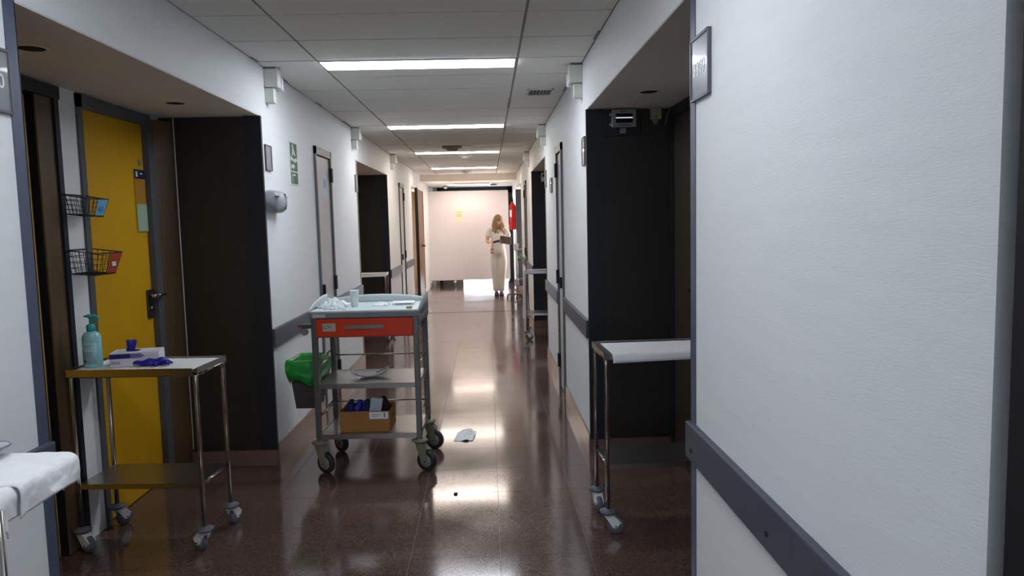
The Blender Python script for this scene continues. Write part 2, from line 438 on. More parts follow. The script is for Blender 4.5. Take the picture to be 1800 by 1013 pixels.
# ------------------------------------------------------------------ doors (setting)
def lever(parent, x, y, z, sg, dy, m=M_chrome):
    h = MB().lathe([(.012, 0), (.012, .045)], (0, 0, 0), n=12, axis='x')
    h.tube([(.045, 0, 0), (.05, dy*.3, .002), (.05, dy, 0)], .009, n=10)
    o = h.build('door_handle', m, parent); o.location = (x, y, z)
    if sg > 0: o.scale = (-1, 1, 1)
    return o
def recess_doors_left(r, n1, n2, full):
    o = r-2.26
    d = struct('door_%d' % n1)
    fr = MB().box(BL-.03, BL+.02, 2.36+o, 3.53+o, 2.105, 2.162).box(BL-.03, BL+.012, 3.495+o, 3.53+o, 0, 2.162).box(BL-.03, BL+.02, 2.30+o, 2.36+o, 0, 2.162)
    fr.build('door_frame', M_darknavy if full else M_frame, d)
    MB().box(BL-.045, BL-.008, 3.372+o, 3.495+o, 0.005, 2.105).build('jamb_core', M_black, d)
    MB().box(BL-.008, BL+.0, 3.37+o, 3.495+o, 0.005, 2.105).build('side_panel', M_brown, d)
    MB().box(BL-.048, BL-.034, 3.345+o, 3.37+o, 0.005, 2.105).build('shadow_gap', M_black, d)
    MB().bbox(BL-.048, BL-.03, 2.365+o, 3.345+o, 0.008, 2.10, b=.003).build('door_leaf', M_yellow, d)
    d = struct('door_%d' % n2)
    MB().box(BL-.03, BL+.010, 3.69+o, 4.475+o, 2.10, 2.165).box(BL-.03, BL+.010, 3.69+o, 3.735+o, 0, 2.165).build('door_frame', M_frame, d)
    MB().box(BL-.03, BL+.02, 4.40+o, 4.475+o, 0.02, 2.125).build('door_post', M_frame, d)
    MB().bbox(BL-.045, BL-.015, 3.72+o, 4.43+o, 0.006, 2.11, b=.002).build('door_leaf', M_yellow, d)
    if full:
        MB().bbox(BL-.016, BL-.004, 4.325+o, 4.405+o, .985, 1.15, b=.004).build('latch_plate', mat('gunmetal', (70, 66, 60), .35, metal=.6), d)
        lever(d, BL-.004, 4.345+o, 1.115, -1, .10)
        MB().lathe([(.013, 0), (.013, .006), (.006, .007)], n=14, axis='x').build('lock_cylinder', M_chrome, d).location = (BL-.005, 4.365+o, 1.04)
    return d
recess_doors_left(RECS[0], 1, 2, True); recess_doors_left(RECS[1], 5, 6, False)
def recess_doors_right(r, n1, n2, full):
    for n, (a, b) in ((n1, (r+.08, r+1.1)), (n2, (r+1.35, r+2.30))):
        d = struct('door_%d' % n)
        MB().box(BR-.02, BR+.03, a, b, 2.10, 2.162).box(BR-.02, BR+.03, a, a+.06, 0, 2.1).box(BR-.02, BR+.03, b-.06, b, 0, 2.1).build('door_frame', M_darknavy, d)
        MB().bbox(BR-.008, BR+.02, a+.06, b-.06, .006, 2.10, b=.003).build('door_leaf', mat('umber_leaf', (52, 42, 30), .5, var=.18, vscale=26, stretch=(5, 5, .2)), d)
        if full: lever(d, BR-.01, a+.25, 1.10, 1, .10)
recess_doors_right(RECS[0], 7, 8, True); recess_doors_right(RECS[1], 9, 10, False)
def closet(n, X, sg, a, b, paper=False):
    d = struct('door_%d' % n)
    def bx(mb, p, q, *r): return mb.box(min(p, q), max(p, q), *r)
    f = MB(); fx = (X-sg*.018, X+sg*.1)
    bx(f, *fx, a, a+.035, 0, 2.13); bx(f, *fx, b-.035, b, 0, 2.13); bx(f, *fx, a, b, 2.07, 2.13)
    f.build('door_frame', M_black if paper else M_frame, d)
    q = MB(); q.bbox(min(X, X+sg*.04), max(X, X+sg*.04), a+.037, b-.037, .01, 2.065, b=.003)
    q.build('door_leaf', M_door, d)
    for z in (.25, 1.0, 1.93):
        bx(MB(), X-sg*.028, X-sg*.004, b-.05, b-.005, z-.06, z+.06).build('hinge', M_black, d)
    bx(MB(), X-sg*.035, X-sg*.002, a+.05, a+.075, .93, 1.02).build('door_handle', M_black, d)
    return d
closet(11, XL, -1, *CLO_L); closet(12, XR, 1, *CLO_R); closet(13, XL, -1, 11.58, 12.17); closet(14, XR, 1, 11.69, 12.16); closet(15, XR, 1, .42, .835, True)
closet(16, XL, -1, *NEARCL)

# ------------------------------------------------------------------ wall plates, signs
def room_plate(yc, sg, label, body=None, zc=1.928, W=.17, H=.172):
    X = XL if sg < 0 else XR
    t = thing('room_sign', label, 'sign', (X-sg*.001, yc, zc), group='grey room number plates')
    p = MB().bbox(min(0, -sg*.008), max(0, -sg*.008), -W/2, W/2, -H/2, H/2, b=.002); p.build('plate', M_sign, t)
    e = MB()
    for q in ((-W/2-.004, -W/2+.004), (W/2-.004, W/2+.004)): e.box(min(0, -sg*.011), max(0, -sg*.011), q[0], q[1], -H/2-.003, H/2+.003)
    e.box(min(0, -sg*.011), max(0, -sg*.011), -W/2, W/2, -H/2-.004, -H/2+.004); e.box(min(0, -sg*.011), max(0, -sg*.011), -W/2, W/2, H/2-.004, H/2+.004)
    e.build('rim', M_frame, t)
    if body:
        right = (0, -1, 0) if sg > 0 else (0, 1, 0)
        text(body, .058, M_white, t, face_mtx((-sg*.0085, 0, -.005), right, (0, 0, 1)))
    return t
room_plate(2.145, 1, 'grey room number plate reading 3309 on the near right wall', '3309')
room_plate(2.12, -1, 'grey room number plate at the left picture edge, cut off after a 0', '3310')
room_plate(4.72, -1, 'small grey plate on the left wall above the wall dispenser', None, W=.12, H=.15)
room_plate(4.72, 1, 'grey plate on the right wall seen edge-on beside the dark panel', None, W=.12, H=.17)
room_plate(7.84, -1, 'grey plate before the second dark doorway on the left wall', None, W=.13, H=.17)
room_plate(7.80, 1, 'grey plate at the edge of the second recess on the right wall', None, W=.13, H=.17)
room_plate(7.14, 1, 'pale plate on the right wall between slim closet door and second recess', None, zc=1.83, W=.17, H=.13)

t = thing('evacuation_sign', 'pale green pictogram evacuation sign on the left wall left of the closet door', 'sign', (XL, 5.345, 1.94))
MB().box(0, .003, -.1, .1, -.152, .152).build('backing', M_glowwhite, t)
for z0, z1 in ((.03, .142), (-.052, .02), (-.142, -.062)):
    MB().box(.003, .0042, -.09, .09, z0, z1).build('pictogram_panel', M_pgreen, t)
p = MB().prism([(-.085, .05), (.0, .03), (.06, .045), (.085, .03), (.05, .01), (-.085, .02)], 'x', .0042, .0052)
p.prism([(-.05, .06), (-.03, .10), (-.045, .13), (-.02, .135), (.01, .09), (.05, .06), (.03, .055), (-.01, .075), (-.03, .05)], 'x', .0042, .0052)
p.prism([(-.08, -.04), (-.08, -.01), (-.02, -.01), (-.02, .005), (.02, -.02), (-.02, -.04), (-.02, -.03)], 'x', .0042, .0052)
p.prism([(-.06, -.13), (-.06, -.075), (.03, -.075), (.03, -.085), (-.05, -.085), (-.05, -.13)], 'x', .0042, .0052)
p.build('pictogram', M_glowwhite, t)

t = thing('notice', 'pale blue paper notice taped to the left closet door', 'paper', (XL-.001, 6.33, 1.83))
MB().box(0, .0022, -.075, .075, -.1, .1).build('sheet', mat('bluish_paper', (206, 214, 226), .8), t)
MB().box(.0022, .003, -.05, .05, -.02, .06).build('print_block', mat('faint_blue_print', (170, 184, 208), .8), t)

# dispenser
t = thing('wall_dispenser', 'grey rounded wall dispenser on the left wall beside the dark end panel', 'dispenser', (XL, 4.74, 1.655))
def disp(u, v):
    y = -.12+.24*u; a = v*PI
    k = max(.0001, 1-(abs(u-.5)/.5)**7)**.5
    return (.002+.085*max(0, math.sin(a))**.5*k, y, -.072*math.cos(a)*k)
MB().grid(disp, 14, 16).build('cover', mat('mid_grey_plastic', (150, 154, 158), .35), t)
MB().box(.0, .080, -.105, .105, .028, .033).build('seam', M_print, t)
MB().box(.0, .088, .03, .034, -.05, .05).build('seam', M_print, t)

# call-light boxes high on the walls
def callbox(sg, y, label):
    X = XL if sg < 0 else XR
    t = thing('call_light', label, 'light box', (X, y, CE), group='white call light boxes under the ceiling')
    def bx(mb, p, q, *r, b=.004): return mb.bbox(min(p, q), max(p, q), *r, b=b)
    bx(MB(), -sg*.0, -sg*.085, -.03, .05, -.12, -.003).build('upper_housing', mat('ivory_plastic', (214, 214, 206), .45), t)
    bx(MB(), -sg*.0, -sg*.055, -.025, .03, -.215, -.125).build('lower_housing', mat('ivory_plastic', (0, 0, 0)), t)
    bx(MB(), -sg*.0, -sg*.09, .055, .085, -.13, -.05).build('lens', M_white, t)
    bx(MB(), -sg*.0, -sg*.075, -.035, .055, -.008, 0, b=.001).build('cap', M_frame, t)
    return t
callbox(-1, 4.76, 'white call light box under the ceiling above the left wall dispenser')
callbox(-1, 7.70, 'white call light box on the left wall before the second dark recess')
callbox(-1, 10.72, 'white call light box on the left wall beyond the second dark recess')
callbox(1, 4.80, 'white call light box on the right wall above the near dark recess corner')
callbox(1, 7.75, 'white call light box on the right wall beyond the slim closet door')
callbox(1, 10.72, 'small distant white call light box on the right wall past the second recess')

# downlights in the soffits
for (x, y, s_) in ((-1.65, 2.826, 'round dark downlight in the left soffit at the left picture edge'), (-1.65, 4.08, 'round dark downlight in the left soffit above the yellow door'),
                   (.88, 4.0, 'round dark downlight in the right soffit above the alarm panel')):
    t = thing('downlight', s_, 'downlight', (x, y, SOF-.004), group='unlit downlights in the soffits')
    MB().lathe([(.047, -.0015), (.052, -.003), (.058, -.002), (.060, 0)], n=28, caps=False).build('trim_ring', M_soffit, t)
    MB().lathe([(.0, -.0012), (.048, -.0012), (.048, -.0005)], n=28, caps=False).build('painted_hole', M_black, t)  # flat black disc, the dark inside of the hole put into its colour

# ceiling devices
t = thing('vent_grille', 'slotted air vent in the right-hand ceiling tile', 'vent', (.43, 5.80, CE))
f = MB()
for q in ((-.10, .10, -.13, -.115), (-.10, .10, .115, .13), (-.10, -.088, -.13, .13), (.088, .10, -.13, .13)): f.box(*q, -.006, .003)
f.build('frame', M_white, t)
MB().box(-.09, .09, -.12, .12, -.0006, .0008).build('backing', mat('vent_shadow', (70, 68, 64), .8), t)
for i in range(7):
    x = -.078+.026*i
    MB().box(x-.005, x+.005, -.115, .115, -.006, -.001, rot=R3(.5, 'Y')).build('slat', M_tbar, t)
t = thing('smoke_detector', 'brownish two-step smoke detector in front of the third strip lamp', 'detector', (-.435, 9.8, CE))
MB().bbox(-.125, .125, -.1, .1, -.02, 0, b=.005).build('base', mat('tan_plastic', (140, 124, 100), .6), t)
MB().lathe([(.075, 0), (.078, -.02), (.06, -.035)], (0, 0, -.02)).build('head', mat('tan_grey_plastic', (150, 140, 126), .6), t)
for (x, y, s_) in ((-.30, 11.0, 'white round smoke detector between third and fourth strip lamps'), (-.38, 14.4, 'white round smoke detector beyond the fourth strip lamp')):
    t = thing('smoke_detector', s_, 'detector', (x, y, CE))
    MB().lathe([(.10, 0), (.10, -.015), (.085, -.03)]).build('base', M_white, t)
    MB().lathe([(.06, 0), (.05, -.02), (.02, -.024)], (0, 0, -.03)).build('head', M_white, t)
t = thing('dome_camera', 'small white ceiling dome before the white screen, left side', 'camera', (-.95, 17.3, 2.345))
MB().lathe([(.07, 0), (.07, -.02)]).build('base', M_darkmetal, t)
MB().ell((0, 0, -.03), (.045, .045, .045)).build('dome', M_white, t)
t = thing('speaker', 'small dark round fitting in the lowered ceiling right of centre', 'speaker', (.14, 17.0, 2.345))
MB().lathe([(.1, 0), (.1, -.02), (.06, -.03)]).build('body', M_darkmetal, t)

# alarm panel in the right recess
e0 = RECS[0]+RLEN-.012
t = thing('alarm_panel', 'grey display unit on a black backplate high in the right recess', 'panel', (.848, e0, 2.085))
MB().bbox(-.112, .112, -.008, 0, -.08, .08, b=.003).build('backplate', mat('smoked_plate', (34, 34, 34), .35), t)
MB().bbox(-.072, .076, -.05, -.008, -.032, .076, b=.004).build('housing', mat('silver_grey_plastic', (140, 138, 132), .4), t)
MB().box(-.05, .053, -.0515, -.049, -.006, .050).build('display', mat('display_glass', (22, 24, 38), .12), t)
MB().box(-.05, .053, -.0522, -.0514, .021, .028).build('display_line', emit('lit_line', (210, 214, 235), .8), t)
for q in ((-.018, -.008, .060, .068), (-.002, .016, .062, .066), (-.04, .045, -.022, -.018)): MB().box(q[0], q[1], -.0522, -.0495, q[2], q[3]).build('print_mark', M_black, t)
for z in (-.014, .048): MB().lathe([(.009, 0), (.008, .016)], (-.085, -.03, z), n=12, axis='x').build('knob', M_greyplas, t)
MB().bbox(-.018, .016, -.03, -.008, -.068, -.034, b=.002).build('connector', M_greyplas, t)
t = thing('motion_sensor', 'small beige sensor box hanging right of the alarm panel', 'sensor', (1.048, e0, 2.12))
MB().bbox(-.032, .034, -.04, 0, -.022, .05, b=.004).build('housing', mat('beige_plastic', (150, 144, 122), .5), t)
MB().lathe([(.024, 0), (.022, -.008), (.012, -.02), (.012, -.028)], (0, -.02, -.022), n=16).build('lens', M_castorcream, t)
MB().box(-.004, .004, -.0415, -.039, -.008, .0).build('screw_hole', M_black, t)
tag(MB().tube([(1.13, e0-.06, 2.168), (1.118, e0-.02, 2.12), (1.11, e0-.006, 2.06)], .0025, n=6).build('cable', M_greyplas), 'thin grey cable in the top corner of the right recess', 'cable')

t = thing('alarm_panel', 'small distant white display box high in the second right recess', 'panel', (.79, RECS[1]+RLEN-.012, 2.09))
MB().bbox(-.035, .035, -.04, 0, -.06, .06, b=.004).build('housing', M_white, t)
MB().box(-.022, .022, -.0415, -.039, .0, .035).build('display', M_darknavy, t)
# things on the yellow door
t = thing('document_holder', 'clear document holder with navy header hanging on the yellow door', 'holder', (BL-.014, 4.335, 1.665))
MB().box(0, .004, -.066, .066, -.178, .178).build('sleeve', mat('amber_clear_sleeve', (176, 130, 44), .2, coat=.6), t)
MB().box(.004, .006, -.064, .064, .125, .176).build('header', mat('navy_header', (20, 28, 64), .4), t)
MB().box(.006, .0066, -.05, -.03, .135, .165).build('header_mark', M_white, t)
MB().box(.006, .0066, .0, .03, .150, .158).build('header_mark', M_white, t)
MB().box(.004, .006, -.058, .064, -.174, -.02).build('mint_sheet', mat('mint_paper', (150, 176, 150), .7), t)
tag(MB().bbox(BL-.015, BL-.006, 4.335, 4.36, 1.865, 1.90, b=.003).build('adhesive_hook', M_castorcream), 'small pale adhesive hook above the document holder on the yellow door', 'hook')

# ------------------------------------------------------------------ wire baskets
def basket(z, y0, y1, dep, drop, h, tagcol, tagmat, label, tlabel):
    t = thing('wire_basket', label, 'basket', (BL+.003, (y0+y1)/2, z), group='black wire baskets on the wall strip')
    hw = (y1-y0)/2
    def top(u, v): return Vector((dep*u, -hw+2*hw*v, -drop*u))        # rim level
    def bot(u, v): return Vector((.012+(dep*.80-.012)*u, (-hw+2*hw*v)*.82, -h-drop*.5*u))
    rim = [top(0, 0), top(1, 0), top(1, 1), top(0, 1)]
    MB().tube(rim, .0035, n=6, closed=True).build('rim', M_wire, t)
    wv = MB()
    def wire(P, Q, r=.0014): wv.tube([P, Q], r, n=4, caps=False)
    per = [(u/5, 0) for u in range(6)]+[(1, v/6) for v in range(1, 7)]+[(1-u/5, 1) for u in range(1, 6)]+[(0, 1-v/6) for v in range(1, 6)]
    for (u, v) in per: wire(top(u, v), bot(u, v))
    for k in (1, 2, 3):
        q = k/4
        c = [top(a, b).lerp(bot(a, b), q) for a, b in ((0, 0), (1, 0), (1, 1), (0, 1))]
        wv.tube(c, .0014, n=4, closed=True)
    wv.build('side_wires', M_wire, t)
    fl = MB(); c = [bot(a, b) for a, b in ((0, 0), (1, 0), (1, 1), (0, 1))]; fl.tube(c, .003, n=6, closed=True)
    for k in range(1, 8): fl.tube([bot(0, k/8), bot(1, k/8)], .0013, n=4, caps=False)
    for k in range(1, 5): fl.tube([bot(k/5, 0), bot(k/5, 1)], .0013, n=4, caps=False)
    fl.build('base_wires', M_wire, t)
    # label card on the front face
    A, B_, C_, D_ = top(1, .50).lerp(bot(1, .5), .02), top(1, .93).lerp(bot(1, .93), .02), top(1, .93).lerp(bot(1, .93), .95), top(1, .50).lerp(bot(1, .50), .95)
    off = Vector((.004, 0, 0))
    q = MB().add([A+off, B_+off, C_+off, D_+off, A+off*1.5, B_+off*1.5, C_+off*1.5, D_+off*1.5], [(3, 2, 1, 0), (4, 5, 6, 7), (0, 1, 5, 4), (1, 2, 6, 5), (2, 3, 7, 6), (3, 0, 4, 7)])
    q.build('label_card', tagmat, t, tlabel)
    c0 = (A+C_)/2+off*1.7
    MB().box(c0.x-.001, c0.x+.0012, c0.y-.018, c0.y+.018, c0.z-.015, c0.z+.015).build('card_print', M_white if tagcol == 'red' else mat('blue_print', (70, 120, 190), .6), t)
basket(1.672, 3.505, 3.71, .115, .022, .092, 'blue', mat('sky_blue_card', (110, 178, 214), .7), 'upper black wire basket with a sky blue card, beside the yellow door', 'sky blue card on the front')
basket(1.412, 3.51, 3.735, .150, .020, .112, 'red', mat('brick_red_card', (176, 66, 56), .7), 'lower black wire basket with a red card, beside the yellow door', 'brick red card on the front')

# ------------------------------------------------------------------ castors
def castor(parent, x, y, ang, hgt=.112, wr=.036, cream=False, s=1.0):
    """named part: castor > collar, hood, wheel"""
    hm = M_castorcream if cream else M_white; wm = M_brub if cream else M_rubber
    cR = M_castorcream if cream else M_rubber
    rot = Matrix.Rotation(ang, 4, 'Z')
    st = MB().lathe([(.010, hgt-.012), (.010, hgt+.02)], n=12)
    o = st.build('castor', M_darkmetal, parent); o.matrix_local = Matrix.Translation((x, y, 0)) @ rot
    MB().lathe([(.014*s, hgt-.03), (.028*s, hgt-.026), (.034*s, hgt-.018), (.034*s, hgt-.012), (.02*s, hgt-.006), (.012, hgt)], n=22).build('collar', cR, o)
    ox = .022*s
    prof = [(-.016*s, hgt-.03), (.018*s, hgt-.026), (.042*s, hgt-.045*s), (.050*s, wr*1.45), (.044*s, wr*1.15), (.030*s, wr*.78), (.018*s, wr*.85), (-.006*s, wr*1.9)]
    if cream: prof = [(-.014*s, hgt-.03), (.018*s, hgt-.028), (.034*s, hgt-.05*s), (.040*s, wr*1.25), (.034*s, wr*.72), (.018*s, wr*.72), (.006*s, wr*1.4)]
    MB().prism([(a, b) for a, b in prof], 'y', -.019*s, -.013*s).prism([(a, b) for a, b in prof], 'y', .013*s, .019*s).prism([(-.016*s, hgt-.03), (.018*s, hgt-.026), (.042*s, hgt-.045*s), (.050*s if not cream else .040*s, wr*1.35 if not cream else hgt-.045*s), (.056*s if not cream else .036*s, wr*1.3 if not cream else hgt-.05*s), (.044*s if not cream else .030*s, hgt-.05*s), (.018*s, hgt-.034), (-.012*s, hgt-.038)], 'y', -.014*s, .014*s).build('hood', hm, o)
    MB().lathe([(wr*.55, -.011*s), (wr*.86, -.012*s), (wr, -.008*s), (wr, .008*s), (wr*.86, .012*s), (wr*.55, .011*s)], (ox+.008*s, 0, wr), n=26, axis='y').build('wheel', wm, o)
    MB().lathe([(wr*.12, -.0125*s), (wr*.6, -.0135*s), (wr*.62, -.011*s), (wr*.62, .011*s), (wr*.6, .0135*s), (wr*.12, .0125*s)], (ox+.008*s, 0, wr), n=20, axis='y').build('hub', mat('hub_grey', (128, 130, 126), .5), o)
    MB().lathe([(.004, -.021*s), (.004, .021*s)], (ox+.008*s, 0, wr), n=8, axis='y').build('axle', M_black, o)
    return o

# ------------------------------------------------------------------ side tables
def side_table(label, loc, rz, W=.585, D=.29, H=.855, angs=(0, 0, 0, 0), shelf=.335, top_lip=True):
    t = thing('instrument_table', label, 'table', loc, rz, group='small steel tables on castors')
    hx, hy = W/2, D/2; r = .0105
    for i, (sx, sy) in enumerate(((-1, -1), (1, -1), (-1, 1), (1, 1))):
        MB().tube([(sx*hx, sy*hy, .10), (sx*hx, sy*hy, H-.05), (sx*hx, sy*hy*.985, H-.028), (sx*hx, sy*hy*.93, H-.02)], r, n=12).build('leg', M_chrome, t)
        castor(t, sx*hx, sy*hy, angs[i], s=1.18, wr=.04, hgt=.122)
    for sx in (-1, 1): MB().tube([(sx*hx, -hy*.95, H-.019), (sx*hx, hy*.95, H-.019)], r, n=12).build('side_rail', M_chrome, t)
    for sy in (-1, 1): MB().tube([(-hx, sy*hy*.93, H-.022), (hx, sy*hy*.93, H-.022)], .008, n=10).build('cross_rail', M_darkmetal, t)
    a, b = hx+.012, hy+.012
    tp = MB().box(-a, a, -b, b, H-.008, H)
    tp.box(-a, a*.93, -b-.002, -b+.002, H-.022, H+(.012 if top_lip else 0)).box(-a, a, b-.002, b+.002, H-.022, H+.012)
    tp.box(-a-.002, -a+.002, -b, b, H-.012, H+.012).box(a-.002, a+.002, -b, b, H-.012, H+.014)
    tp.build('table_top', M_steel, t)
    sh = MB().box(-hx+.004, hx-.004, -hy, hy, shelf-.004, shelf).box(-hx+.004, hx-.004, -hy-.002, -hy+.002, shelf-.024, shelf).box(-hx+.004, hx-.004, hy-.002, hy+.002, shelf-.024, shelf)
    sh.build('shelf', M_steel, t)
    for sx in (-1, 1): MB().tube([(sx*hx, -hy, shelf-.008), (sx*hx, hy, shelf-.008)], .006, n=8).build('shelf_rail', M_chrome, t)
    return t
TL = (-1.632, 3.535, 0); TLr = -.07
side_table('steel table in the left recess carrying the turquoise bottle and glove box', TL, TLr, angs=(-.35, 2.7, 1.2, 1.45), shelf=.325)
TR = (.835, 3.565, 0)
side_table('steel table in the right recess with white paper over its front edge', TR, .03, W=.60, D=.30, H=.865, angs=(-.12, .5, -1.5, 1.0), shelf=.335, top_lip=False)
side_table('distant steel table at the second recess on the right, legs in the corridor', (.77, 9.35, 0), -.10, W=.58, D=.34, H=.86, angs=(.3, 1.4, 2.2, 0))
side_table('distant steel table inside the second dark recess on the left', (-1.60, 9.55, 0), .05, W=.56, D=.34, H=.86, angs=(.3, 1.4, 2.2, 0))

def Tpt(base, rz, x, y, z):
    c, s_ = math.cos(rz), math.sin(rz); return (base[0]+x*c-y*s_, base[1]+x*s_+y*c, z)
# sheets on the tables
def draped(name, label, base, rz, x0, x1, y0, y1, z, front, seed, cat='paper', m=M_paper, nx=40):
    t = bpy.data.objects.new
    def fn(u, v):
        L = (y1-y0)+front*(1.0+.10*math.sin(3*u+seed)); s_ = v*L; x = x0+(x1-x0)*u
        n = noise.noise(Vector((x*9+seed, s_*9, seed)))*.0035+noise.noise(Vector((x*28, s_*28+seed, 3)))*.0012
        if s_ < (y1-y0): return (x, y1-s_, z+.003+abs(n)*.6)
        q = s_-(y1-y0); return (x+.002*math.sin(q*50), y0-.006-min(q, .01)*.4-n*.9-q*.06, z+.003-q)
    o = MB().grid(fn, nx, 24, thick=.001).build(name, m)
    o.location = base; o.rotation_euler = (0, 0, rz); tag(o, label, cat); return o
draped('paper_sheet', 'white paper sheet hanging over the front of the right recess table', TR, .03, -.275, .30, -.170, .135, .8665, .038, 2.3)
draped('paper_sheet', 'white paper sheet lining the table under the turquoise bottle', TL, TLr, -.285, .285, -.135, .14, .8565, .0001, 5.1)
draped('paper_sheet', 'pale sheet over the distant table in the second left recess', (-1.60, 9.55, 0), .05, -.28, .29, -.19, .18, .8615, .03, 1.1)

# bottle
t = thing('pump_bottle', 'turquoise pump dispenser bottle on the left table', 'bottle', (-1.872, 3.50, .861))
MB().lathe([(.036, 0), (.041, .006), (.041, .135), (.039, .15), (.030, .163), (.016, .170), (.014, .176)], n=32).build('body', M_turq, t)
MB().lathe([(.019, .17), (.019, .196), (.015, .203), (.007, .205)], n=24).build('collar', M_turqd, t)
MB().lathe([(.006, .203), (.006, .232), (.012, .234), (.012, .246), (.004, .25)], n=16).build('pump_stem', M_turqd, t)
MB().tube([(-.028, 0, .240), (0, 0, .244), (.022, 0, .243), (.034, 0, .236), (.038, 0, .224)], .006, n=10, radii=[.004, .008, .007, .006, .005]).build('nozzle', M_turqd, t)
def bl(u, v):
    a = -PI/2-.9+1.8*u; return (.0418*math.cos(a), .0418*math.sin(a), .02+.10*v)
MB().grid(bl, 14, 2, thick=.0004).build('label', mat('pale_bluish_label', (166, 206, 216), .4), t)
pr = MB()
for k, (z, w_) in enumerate(((.104, .9), (.094, .7), (.072, 1.0), (.062, .8), (.052, .6))):
    pr.grid(lambda u, v, z=z, w_=w_: (.0424*math.cos(-PI/2-.5*w_+w_*u), .0424*math.sin(-PI/2-.5*w_+w_*u), z+.003*v), 8, 1, thick=.0003)
pr.build('label_print', mat('teal_print', (96, 150, 166), .6), t)
MB().grid(lambda u, v: (.0424*math.cos(-PI/2-.6+.4*u), .0424*math.sin(-PI/2-.6+.4*u), .03+.008*v), 6, 1, thick=.0003).build('label_print', M_frame, t)

# glove box
t = thing('glove_box', 'white and blue glove box with a blue glove poking out of its slot', 'box', (-1.705, 3.545, .861), .20)
MB().bbox(-.09, .125, -.058, .058, 0, .066, b=.002, seg=1).build('carton', mat('white_card', (222, 224, 230), .6), t)
MB().box(-.09, .025, -.0592, -.058, .038, .060).build('brand_band', mat('navy_band', (34, 40, 110), .5), t)
MB().prism([(.0, .038), (.045, .038), (.062, .049), (.045, .060), (.0, .060)], 'y', -.0594, -.0592).build('arrow_print', mat('violet_print', (120, 104, 176), .5), t)
MB().box(-.085, -.045, -.0592, -.058, .012, .026).box(.05, .09, -.0592, -.058, .008, .014).box(.04, .11, -.0592, -.058, .045, .048).build('fine_print', mat('pale_print', (176, 180, 196), .6), t)
MB().lathe([(.0, .0662), (.032, .0664), (.03, .0666)], (.0, 0, 0), n=20, caps=False).build('slot', M_darknavy, t)
def glove_out(u, v):
    a = 2*PI*u; r = (.018+.010*math.sin(3*a+v*3)*.4)*(.85+.25*v)*(1 if v < .95 else .02)
    return (-.015+r*math.cos(a)*1.1+.012*v, r*math.sin(a)*.5, .058+.058*min(1, v/.95)+.010*math.sin(a*2+1)*v*(1 if v < .95 else 0))
MB().grid(glove_out, 20, 8).build('protruding_glove', M_blue, t)
# crumpled glove
def crumple(name, m, loc, rx, ry, h, seed, label, cat, nu=28, nv=28, thick=.0015, amp=1.0, rz=0.):
    def fn(u, v):
        a = u*2-1; b = v*2-1; edge = max(abs(a), abs(b))
        n = noise.fractal(Vector((a*2.1+seed, b*2.1, seed)), 1, 2, 4)
        q = 1+.22*noise.noise(Vector((a*1.5, b*1.5, seed+9)))
        z = h*(max(0, 1-edge**2)*.75+.45*abs(n)*amp*(1-edge*.4))
        return (a*rx*q, b*ry*q, max(.0016, z))
    o = MB().grid(fn, nu, nv, thick=thick).build(name, m); o.location = loc; o.rotation_euler = (0, 0, rz); tag(o, label, cat); return o
def glove_flat(u, v):
    a = 2*PI*v; r0_ = .020*(1+.3*noise.noise(Vector((u*4, a, 1.7))))*(math.sin(PI*min(1, .06+u*.94))**.35 if u < .999 else 0)
    r0_ *= (.45+.75*u)
    return (-.07+.15*u, -.012+.02*u+r0_*1.5*math.cos(a), max(.001, .016+r0_*1.1*math.sin(a)+.004*math.sin(u*17)))
g_ = thing('nitrile_glove', 'crumpled blue glove lying on the left table in front of the glove box', 'glove', (-1.605, 3.49, .862), .12)
MB().grid(glove_flat, 26, 16).build('palm', M_blue, g_)
for k, (dx, dy, aa, L_) in enumerate(((.05, .0, .6, .045), (.06, -.01, .1, .05), (.06, -.02, -.4, .045), (.03, -.03, -1.0, .03), (.04, .02, 1.2, .03))):
    MB().tube([(dx, dy, .014), (dx+math.cos(aa)*L_*.5, dy+math.sin(aa)*L_*.5, .018), (dx+math.cos(aa)*L_*.85, dy+math.sin(aa)*L_*.85, .007)], .008, n=8, radii=[.010, .008, .005]).build('finger', M_blue, g_)

# ------------------------------------------------------------------ orange drawer trolley
TC = (-.742, 4.64, 0); RZ = -.035
t = thing('treatment_trolley', 'grey hospital trolley with orange drawer and two open shelves in the corridor', 'trolley', TC, RZ)
W2, D2 = .305, .215
M_post = mat('trolley_post', (112, 112, 108), .35, metal=.6)
for i, (sx, sy) in enumerate(((-1, -1), (1, -1), (-1, 1), (1, 1))):
    x, y = sx*W2, sy*D2
    MB().bbox(x-.017, x+.017, y-.017, y+.017, .19, .985, b=.004).build('post', M_post, t)
    c = castor(t, x, y, (-.50, -.42, -.7, -.32)[i], hgt=.20, wr=.062, cream=True, s=1.45)
